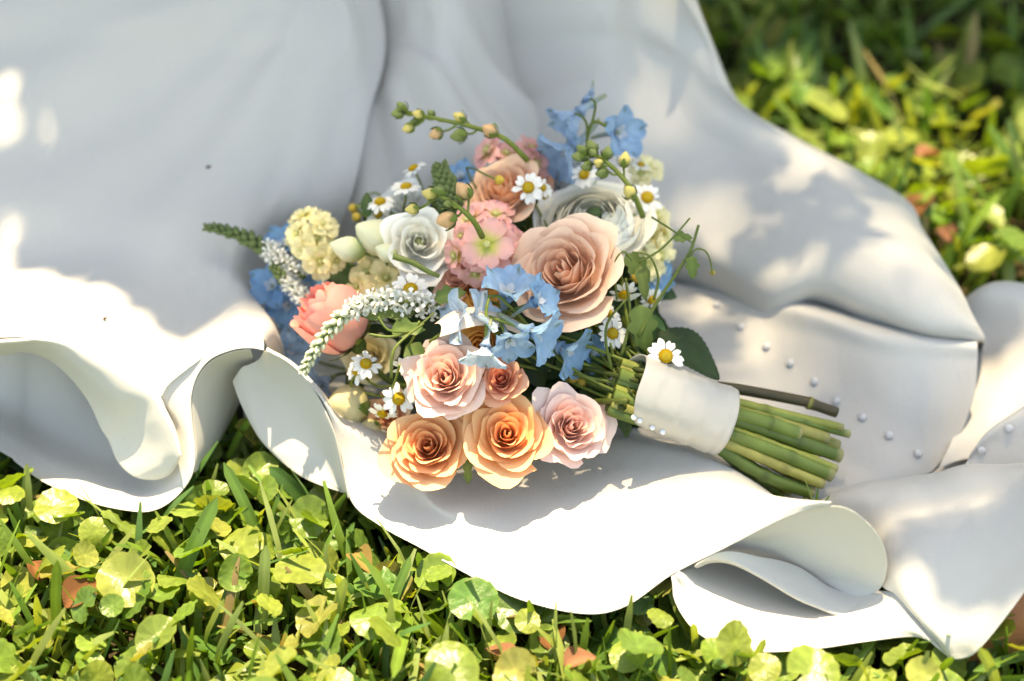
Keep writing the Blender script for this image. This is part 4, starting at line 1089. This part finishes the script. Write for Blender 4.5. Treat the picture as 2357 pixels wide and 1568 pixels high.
grass = Join()
def put_blades(n, x0, x1, y0, y1, Lr, Wr, tiltmax=1.0, bendmax=1.0, seg=6):
    for x, y in scatter(n, x0, x1, y0, y1):
        L = rng.uniform(*Lr); W = rng.uniform(*Wr)
        V, F = blade(L, W, rng.uniform(.1, bendmax), n=seg)
        tilt = abs(rng.normal(0, .5)) * tiltmax
        V = xf(V, x, y, -.055, rng.uniform(0, 6.28), min(tilt, 1.25), rng.uniform(0, 6.28))
        ok = True
        for q in V[1::3]:
            h = covered(q[0], q[1])
            if h is not None and q[2] > h - .006: ok = False
        if not ok: continue
        c = BL_C[rng.integers(0, 5)] * rng.uniform(.8, 1.2)
        if rng.uniform() < .03: c = rgb(.32, .24, .10) * rng.uniform(.7, 1.1)
        grass.put(V, F, c)
put_blades(4000, -.48, .50, .60, 1.02, (.035, .085), (.0032, .0066))
put_blades(1500, .05, 1.0, 1.0, 1.85, (.04, .10), (.006, .0105), seg=5)
put_blades(2500, -1.3, 1.5, .35, 2.6, (.04, .10), (.004, .007), seg=4)
put_blades(2200, -2.5, 2.8, .2, 4.2, (.05, .12), (.006, .011), seg=4)
tag(add('lawn_grass', grass.mesh('lawn_grass', M_LAWN)), 'green blades of the lawn around and under the dress', 'grass', kind='stuff')

def wort_mesh(seed, base, dead=0.):
    fold = [0, .0, .25, .08, .0, .45, .15, .1][seed % 8]
    rs = np.random.default_rng(seed)
    n, rings = 40, 4
    lob = rs.integers(9, 13)
    ph = rs.uniform(0, 6.28, 4)
    V, C = [(0, 0, 0)], [base * 1.4]
    rs_a = rs.uniform(.04, .16)
    cup = rs.uniform(-.25, .35)
    for j in range(1, rings + 1):
        q = j / rings
        for k in range(n):
            th = 2 * math.pi * k / n
            r = q * (1 + (.045 * abs(math.sin(lob * th / 2)) - .02 + .05 * math.sin(2 * th + ph[0])) * q)
            if seed % 3 == 0 and abs((th - 1.5)) < .12: r *= 1 - .55 * q
            z = cup * q * q + rs_a * q * q * math.sin(2 * th + ph[1]) + .08 * q * q * math.sin(3 * th + ph[2]) + .04 * q ** 3 * math.sin(lob * th + ph[3])
            z += fold * abs(r * math.cos(th)) * (.6 + .4 * q)
            V.append((r * math.cos(th) * (1 - .35 * fold), r * math.sin(th), z))
            vein = (k % 4 == 0)
            c = base * (1.13 if vein and q < .95 else 1.0)
            if q == 1: c = base * 1.12 + rgb(.02, .01, 0)
            C.append(c)
    F = [(0, 1 + k, 1 + (k + 1) % n) for k in range(n)]
    for j in range(rings - 1):
        for k in range(n):
            a = 1 + j * n + k; b = 1 + j * n + (k + 1) % n
            F.append((a, a + n, b + n, b))
    return np.array(V), F, np.array(C)
W_BASE = [rgb(.165, .26, .05), rgb(.13, .235, .05), rgb(.205, .285, .06), rgb(.10, .20, .045), rgb(.25, .305, .075), rgb(.155, .25, .05), rgb(.28, .285, .08), rgb(.185, .27, .05)]
W_RAW = [wort_mesh(i, W_BASE[i]) for i in range(8)]
W_ME = [mesh('pennywort_leaf', V, F, M_WORT, C) for V, F, C in W_RAW]
W_ST = {}
def stalk_mesh(h):
    k = round(h, 2)
    if k not in W_ST:
        V, F = tube(catmull([(0, 0, 0), (.1 * k, .05 * k, -.5 * k), (.02, 0, -k)], 6), .0009, 5, cap=False)
        W_ST[k] = mesh('stalk', V, F, M_GREEN, np.broadcast_to(rgb(.16, .20, .05), (len(V), 3)))
    return W_ST[k]
wort_n = 0
def wort(p, nrm, r, kind, label, group=None):
    global wort_n
    o = add('pennywort_leaf', W_ME[kind], None, frame(p, nrm, rng.uniform(0, 6.28), r))
    tag(o, label, 'leaf', group)
    h = max(.01, p[2] + .06)
    s = add('stalk', stalk_mesh(h), o)
    s.matrix_local = o.matrix_local.inverted() @ Matrix.Translation(Vector(p))
    wort_n += 1
    return o
# leaves that can be told apart
for (px, py, z, r, n, k, lab) in [
    (712, 1190, .0, 47, (0, .25, 1), 1, 'round dark green pennywort leaf in the shade left of the hem'),
    (648, 1208, -.012, 36, (-.4, .5, .6), 3, 'smaller pennywort leaf tucked behind the round dark one'),
    (690, 1312, .014, 62, (0, .85, .5), 2, 'flat sunlit pennywort leaf below the round dark one'),
    (1002, 1320, .0, 48, (-.2, .5, .85), 0, 'pennywort leaf below the front hem, half shaded half sunlit'),
    (480, 1180, -.006, 62, (-.1, .2, 1), 1, 'broad shaded pennywort leaf beside the left hem lobe'),
    (290, 1340, .012, 66, (.1, .5, .9), 4, 'large pale yellow pennywort leaf on the left lawn'),
    (540, 1318, .01, 42, (.5, .1, .8), 0, 'glossy folded pennywort leaf under the left hem lobe'),
    (1188, 1405, -.004, 56, (0, .5, .85), 3, 'dark speckled pennywort leaf in the hem shadow'),
    (1690, 1480, .022, 56, (.55, .1, .75), 2, 'upright bright pennywort leaf against the lower right hem'),
    (1870, 1545, .02, 62, (0, .55, .8), 0, 'pale pennywort leaf below the lower right hem'),
    (2125, 1555, .012, 42, (0, .35, .9), 4, 'scalloped yellow green pennywort leaf at the lower right'),
    (1470, 1490, .016, 54, (.3, .85, .3), 1, 'cupped pennywort leaf below the middle of the hem'),
    (1040, 1535, .02, 66, (0, .5, .85), 7, 'large round pennywort leaf at the bottom middle'),
    (1760, 1540, .018, 40, (-.2, .5, .8), 2, 'small round pennywort leaf left of the pale one'),
    (130, 1165, .01, 52, (.1, .7, .7), 2, 'lobed pennywort leaf beside the far left hem'),
    (1845, 1400, -.02, 30, (0, .6, .6), 1, None)]:
    if lab is None: continue
    p = atz(px, py, z)
    dep = (np.array(p) - CP) @ FWD
    wort(p, camdir(*n), r * dep / FP, k, lab)

cand = []
def wort_spots(n, x0, x1, y0, y1, mind):
    pts = []
    for x, y in scatter(n, x0, x1, y0, y1):
        if any((x - a) ** 2 + (y - b) ** 2 < mind * mind for a, b in pts): continue
        pts.append((x, y))
    return pts
near = wort_spots(3600, -.44, .44, .66, 1.0, .0140)
far = wort_spots(1500, .12, .80, 1.0, 1.75, .026)
rest = wort_spots(1500, -1.3, 1.5, .4, 2.6, .035)
loose = Join()
taken = []
for grp, pts in (('near', near), ('far', far), ('rest', rest)):
    for x, y in pts:
        r = rng.uniform(.014, .0245) if grp == 'far' else rng.uniform(.008, .0175)
        z = rng.uniform(-.032, .014)
        h = covered(x, y)
        h2 = [covered(x + dx * r, y + dy * r) for dx, dy in ((1, 0), (-1, 0), (0, 1), (0, -1))]
        hs = [q for q in [h] + h2 if q is not None]
        if hs and min(hs) < z + r * .7 + .006:
            z = min(hs) - r * .7 - .006
            if z < -.05: continue
        px, py = pix((x, y, z))
        vis = (-60 < px < IW + 60 and -60 < py < IH + 60)
        if vis and h is not None: vis = False
        if grp == 'rest' and vis: continue
        n = Vector((rng.normal(0, .45) + .1, rng.normal(0, .45) + .15, rng.uniform(.5, 1.1)))
        k = rng.integers(0, 8)
        if k == 6 and rng.uniform() < .6: k = 2
        if vis and wort_n < 340:
            hue = ['green', 'deep green', 'folded yellow green', 'dark green', 'pale yellow', 'folded green', 'yellowing', 'bright green'][k]
            size = 'large' if r > (.019 if grp == 'far' else .013) else 'small'
            if grp == 'near':
                zone = ['at the far left', 'below the left hem lobe', 'below the hanging lining', 'below the long front hem', 'below the lower right lobe'][int(min(4, max(0, px / IW * 5)))]
                lab = size + ' ' + hue + ' pennywort leaf on the sunlit lawn ' + zone; gp = 'pennywort leaves ' + zone
            else:
                zone = 'in the deep shade at the top right' if py < 180 else ('in the sunlit band behind the dress' if py < 480 else 'close behind the right hand folds')
                lab = size + ' blurred ' + hue + ' pennywort leaf ' + zone; gp = 'pennywort leaves ' + zone
            wort((x, y, z), n, r, k, lab, gp)
        else:
            V, F, C = W_RAW[k]
            M = np.array(frame((x, y, z), n, rng.uniform(0, 6.28), r))
            loose.put(V @ M[:3, :3].T + M[:3, 3], F, C * rng.uniform(.75, 1.25))
M_LOOSE = M_LAWN
tag(add('ground_cover', loose.mesh('ground_cover', M_LOOSE)), 'pennywort leaves spread through the lawn beyond the countable ones', 'ground cover', kind='stuff')

# single broad grass blades
def hero(px0, py0, z0, px1, py1, z1, wpx, col, label, sag=.004):
    a, b = np.array(atz(px0, py0, z0)), np.array(atz(px1, py1, z1))
    dep = (a - CP) @ FWD
    n = 10
    P = catmull([a, (a + b) / 2 + np.array([0, 0, sag]), b], n)
    t = (b - a) / np.linalg.norm(b - a)
    sd_ = np.cross(t, CP - a); sd_ /= np.linalg.norm(sd_)
    up = np.cross(sd_, t)
    W = wpx * dep / FP * .5
    V, c = [], []
    for j in range(n):
        s = j / (n - 1)
        w = W * (.85 + .15 * math.sin(3 * s)) * (1 if s < .85 else math.sqrt(max(.02, 1 - ((s - .85) / .15) ** 2)))
        for u in (-1, -.5, 0, .5, 1):
            V.append(P[j] + sd_ * w * u + up * w * (.25 * abs(u)))
            c.append(col * (1.25 if u == 0 else 1))
    o = add('grass_blade', mesh('grass_blade', V, grid_faces(5, n), M_LAWN, np.array(c)))
    tag(o, label, 'grass blade', 'broad grass blades')
for a in [
    (390, 1400, -.03, 500, 1145, .035, 34, BL_C[1], 'thick upright grass blade left of the shaded pennywort'),
    (620, 1290, -.03, 515, 1065, .035, 26, BL_C[1], 'tall grass blade in the shadow under the arch'),
    (640, 1180, -.02, 540, 1095, .025, 26, BL_C[0], 'short bent grass blade in the shadow under the arch'),
    (720, 1180, -.02, 620, 1075, .02, 32, BL_C[4], 'dark broad grass blade beside the hanging lining'),
    (525, 1055, -.01, 585, 955, .035, 16, BL_C[0], 'thin grass blade rising into the arch mouth'),
    (585, 1050, -.03, 612, 1005, .02, 14, BL_C[2], 'thin grass blade touching the lining'),
    (605, 1450, -.03, 612, 1255, .03, 26, BL_C[2], 'pale upright grass blade below the round dark leaf'),
    (762, 1480, -.03, 795, 1330, .03, 24, BL_C[2], 'pale forked grass blade, right prong'),
    (800, 1400, -.03, 775, 1325, .03, 20, BL_C[2], 'pale forked grass blade, left prong'),
    (130, 1470, -.02, 132, 1290, .045, 24, BL_C[0], 'upright grass blade on the far left lawn'),
    (950, 1400, -.03, 905, 1560, .02, 26, BL_C[0], 'long grass blade slanting to the bottom edge'),
    (880, 1470, -.03, 945, 1280, .015, 22, BL_C[1], 'slanting grass blade below the front hem'),
    (1720, 1568, -.02, 1762, 1470, .03, 18, BL_C[2], 'grass blade crossing the lower right hem'),
    (2300, 1600, -.02, 2255, 1490, .035, 26, BL_C[2], 'folded pale grass blade in front of the bare leg'),
    (2140, 1580, -.02, 2195, 1512, .02, 16, BL_C[0], 'short grass blade at the hem corner'),
    (2430, 1500, -.01, 2240, 1545, .008, 22, BL_C[1], 'dark grass blade lying across the bare leg'),
    (1600, 1500, -.02, 1596, 1435, .02, 16, BL_C[2], 'short grass blade at the left of the lower lobe'),
    (1420, 1420, -.02, 1500, 1530, -.01, 22, BL_C[2], 'pale grass blade below the middle hem')]:
    hero(*a)

# dead leaves
DL = [leaf_mesh('fallen_leaf', M_DEAD, c, 0, 0, .9, .35, .38) for c in (rgb(.20, .085, .035), rgb(.26, .18, .06), rgb(.30, .14, .08))]
for (px, py, z, L, rz, k, lab) in [
    (150, 1400, .0, 110, .6, 0, 'brown fallen leaf on the left lawn'), (815, 1275, -.005, 75, -1.0, 1, 'curled yellow brown leaf in the hem shadow'),
    (1270, 1500, -.012, 90, 1.5, 0, 'dark brown fallen leaf below the middle of the hem'), (1300, 1540, -.005, 80, .4, 2, 'pinkish brown fallen leaf at the bottom middle'),
    (1180, 1535, -.01, 80, 2.4, 2, 'pale brown fallen leaf left of the dark one'), (350, 1030, -.03, 70, 2.2, 0, None), (560, 1000, -.04, 70, 1.0, 0, None),
    (95, 1340, -.01, 70, 2.0, 0, 'small dark red leaf at the left edge'), (2110, 365, .01, 60, .3, 2, 'blurred orange leaf in the upper right lawn'),
    (2115, 500, .0, 90, 1.2, 0, 'blurred red brown leaf beside the upper right fold'), (2190, 560, .0, 60, 2.0, 2, 'blurred tan leaf lower in the upper right lawn'), (265, 1300, -.02, 60, 2.9, 1, None)]:
    if lab is None: continue
    p = np.array(atz(px, py, z)); dep = (p - CP) @ FWD
    o = add('fallen_leaf', DL[k], None, Matrix.Translation(Vector(p)) @ Matrix.Rotation(rz, 4, 'Z') @ Matrix.Rotation(-.35, 4, 'Y') @ Matrix.Rotation(rng.uniform(-.5, .5), 4, 'X') @ Matrix.Scale(L * dep / FP, 4))
    tag(o, lab, 'leaf', 'fallen brown leaves')

# specks on the dress
SEED = bud_mesh('seed', rgb(.05, .03, .02), rgb(.12, .07, .03), fat=.3, swirl=0, sep=False, n=8, m=6)
for (px, py, lab) in [(235, 738, 'tiny brown seed on the sunlit left skirt'), (475, 388, 'tiny blurred speck high on the left skirt'), (2290, 1035, None)]:
    if lab is None: continue
    loc, nor = cloth_hit(px, py)
    tag(add('seed', SEED, None, frame(loc + nor * .0015, Vector((.9, .3, .1)), 0, .004)), lab, 'seed')

# ------------------------------------------------------------------ bare leg at the lower right
P = catmull([(.270, .772, -.022), (.30, .780, -.016), (.34, .795, -.006), (.40, .81, .004), (.50, .83, .005), (.62, .86, .02), (.74, .90, .03)], 26)
rad = np.interp(np.linspace(0, 1, 26), [0, .04, .12, .3, .55, .8, .95, 1], [.004, .014, .024, .036, .048, .046, .036, .01])
V, F = tube(P, rad, 20)
tag(add('person', mesh('person', V, F, M_SKIN)), 'bare tanned leg of a person showing under the hem at lower right', 'person')

# ------------------------------------------------------------------ unseen tree, its bough shaped to place shade and sun gaps
LIT = [
    (.020, [(-500, 560, .09), (0, 620, .085), (200, 675, .085), (330, 755, .075), (470, 805, .09), (560, 735, .105), (620, 760, .10), (700, 850, .08), (770, 940, .063), (880, 985, .06), (960, 1075, .045), (1005, 1150, .022), (1100, 1165, .014), (1200, 1205, .012), (1350, 1190, .018), (1550, 1140, .04), (1700, 1125, .06), (1900, 1150, .087), (2000, 1250, .07), (2035, 1380, .015), (2100, 1420, .02), (2160, 1500, .01), (2300, 1560, 0), (2700, 1500, 0), (2900, 1900, 0), (-700, 1900, 0)]),
    (.008, [(1650, 645, .05), (1770, 640, .06), (1870, 690, .05), (1760, 735, .02)]),
    (.006, [(2240, 985, 0), (2357, 850, .01), (2420, 850, .01), (2400, 930, .0), (2270, 1010, .0)]),
    (.015, [(1690, 165, 0), (1950, 165, 0), (2150, 180, 0), (2357, 230, 0), (2700, 320, 0), (2700, 700, 0), (2290, 620, 0), (2120, 490, 0), (1900, 340, 0), (1720, 250, 0)]),
    (.006, [(960, 20, .18), (1000, 30, .18), (1045, 110, .165), (1010, 90, .17)]),
    (.006, [(-40, 350, .12), (40, 360, .12), (60, 400, .115), (-40, 430, .11)]),
    (.006, [(0, 490, .11), (50, 490, .11), (70, 530, .10), (10, 535, .10)]),
    (.006, [(1560, 480, .075), (1700, 500, .07), (1640, 530, .07)]),
    (.006, [(2020, 480, .09), (2100, 540, .085), (2050, 560, .09)]),
    (.006, [(1900, 610, .075), (2050, 680, .075), (1960, 660, .07)]),
    (.010, [(1045, 700, .15), (1080, 700, .15), (1110, 830, .12), (1080, 800, .13)]),
]
POLY = []
for mg, pl in LIT:
    pp = []
    for q in pl:
        w = np.array(atz(*q))
        s = np.array(SUN)
        w = w - s * (w[2] / s[2])
        pp.append((w[0], w[1]))
    POLY.append((mg, pp))
def inpoly(x, y, pl):
    c = np.zeros(len(x), bool)
    j = len(pl) - 1
    for i in range(len(pl)):
        (xi, yi), (xj, yj) = pl[i], pl[j]
        if yi != yj:
            c ^= ((yi > y) != (yj > y)) & (x < (xj - xi) * (y - yi) / (yj - yi) + xi)
        j = i
    return c
def lit(P, grow=0.):
    x, y = P[:, 0], P[:, 1]
    r = np.zeros(len(P), bool)
    for m, pl in POLY:
        g = m + grow
        for dx, dy in ((0, 0), (1, 0), (-1, 0), (0, 1), (0, -1), (.7, .7), (-.7, -.7), (.7, -.7), (-.7, .7)):
            r |= inpoly(x + dx * g, y + dy * g, pl)
    return r
tree = bpy.data.objects.new('shade_tree', None)
COL.objects.link(tree)
tree.location = (1.9, 4.6, -.06)
TA = np.array(tree.location)
tag(tree, 'leafy tree standing behind the lawn whose bough shades the dress', 'tree')
trunk = catmull([(1.9, 4.6, -.06), (1.85, 4.55, .8), (1.9, 4.5, 1.8), (1.8, 4.5, 3.2), (1.9, 4.6, 4.6)], 20)
V, F = tube(trunk, np.linspace(.19, .07, 20), 14)
add('trunk', mesh('trunk', V - TA, F, M_BARK), tree)
for pts, r in ([[(1.86, 4.5, 2.2), (1.4, 3.7, 2.5), (.9, 2.9, 2.7), (.3, 2.2, 2.6), (-.3, 1.8, 2.5)], .06], [[(1.86, 4.5, 2.6), (1.6, 3.6, 2.7), (1.3, 2.8, 2.7), (1.0, 2.0, 2.6)], .05], [[(1.4, 3.7, 2.5), (.5, 3.2, 2.7), (-.4, 2.6, 2.7), (-.9, 2.2, 2.6)], .04], [[(1.85, 4.5, 2.6), (2.6, 4.2, 3.2), (3.2, 4.0, 3.5)], .05], [[(1.85, 4.5, 3.0), (1.2, 5.0, 3.8), (.7, 5.3, 4.2)], .05]):
    V, F = tube(catmull(pts, 16), np.linspace(r, r * .25, 16), 8)
    add('limb', mesh('limb', V - TA, F, M_BARK), tree)
crown = Join()
def tleaf(p, L):
    n = Vector(rng.normal(size=3))
    n = (n.normalized() + Vector(SUN) * 1.1).normalized()
    M = np.array(frame(p, n, rng.uniform(0, 6.28), L))
    V = np.array([(-.5, 0, 0), (-.2, .25, .05), (.2, .22, .05), (.5, 0, -.05), (.2, -.22, .05), (-.2, -.25, .05)])
    crown.put(V @ M[:3, :3].T + M[:3, 3] - TA, [(0, 1, 2, 3), (0, 3, 4, 5)])
def airy(x, y):
    return ((x + .03) / .21) ** 2 + ((y - .95) / .13) ** 2 < 1 or (.08 < x < .55 and .80 < y < 1.5)
# fine leaves placed far up to let an even share of sun through
P = scatter(5350, -.3, .62, .74, 1.56)
P = P[~lit(P)]
for x, y in P:
    if airy(x, y) and rng.uniform() < (.66 if x < .10 else .80):
        tleaf(np.array((x, y, 0)) + np.array(SUN) * rng.uniform(7.5, 9.5), rng.uniform(.034, .05))
# dense heart of the bough: broad leaves, two grids so that little sun slips through
g = np.array([(x, y) for x in np.arange(-2.7, 1.25, .045) for y in np.arange(.66, 2.7, .045)])
for rep_ in range(3):
    P = g + rng.uniform(-.02, .02, g.shape)
    for x, y in P[~lit(P, .035)]:
        if airy(x, y): continue
        tleaf(np.array((x, y, 0)) + np.array(SUN) * rng.uniform(2.0, 2.6), rng.uniform(.09, .13))
# small sprays along the gaps give the shade its edge; thinner over the right side
P = scatter(42000, -.85, 1.0, .64, 1.8)
for x, y in P[~lit(P) & lit(P, .06)]:
    if airy(x, y) and y < 1.05: continue
    tleaf(np.array((x, y, 0)) + np.array(SUN) * rng.uniform(1.9, 2.5), rng.uniform(.035, .05))
for i in range(2600):
    d = rng.normal(size=3); d /= np.linalg.norm(d)
    q = np.array((1.9, 4.8, 4.2)) + d * np.array((2.0, 1.3, 1.2)) * rng.uniform(.5, 1) ** .5
    tleaf(q, rng.uniform(.12, .2))
add('crown', crown.mesh('crown', M_TREE, False), tree)

# ------------------------------------------------------------------ unseen shrubs added behind the lawn to cut the sky light
hx = -1.7
added_shrub_labels = ['dense dark shrub at the left end of the row behind the dress', 'dense dark shrub second from left behind the dress', 'dense dark shrub in the middle of the row behind the dress', 'dense dark shrub second from right behind the lawn', 'dense dark shrub at the right end of the row behind the lawn']
for i in range(5):
    sh = bpy.data.objects.new('shrub', None)
    COL.objects.link(sh)
    base = np.array((-1.6 + i * .95, 2.75 + .08 * math.sin(i * 2.1), -.06))
    sh.location = base
    tag(sh, added_shrub_labels[i], 'shrub', 'shrubs behind the lawn')
    V, F = tube(catmull([(0, 0, 0), (.03, .02, .3), (0, 0, .8)], 8), np.linspace(.03, .012, 8), 8)
    add('trunk', mesh('trunk', V, F, M_BARK), sh)
    crown = Join()
    TA = base
    for k in range(1500):
        d = rng.normal(size=3); d /= np.linalg.norm(d)
        q = base + np.array((0, 0, .72)) + d * np.array((.58, .40, .72)) * rng.uniform(.35, 1) ** .5 * (1 + .15 * math.sin(5 * d[0] + i))
        if q[2] < -.02: continue
        tleaf(q, rng.uniform(.07, .12))
    add('crown', crown.mesh('crown', M_TREE, False), sh)
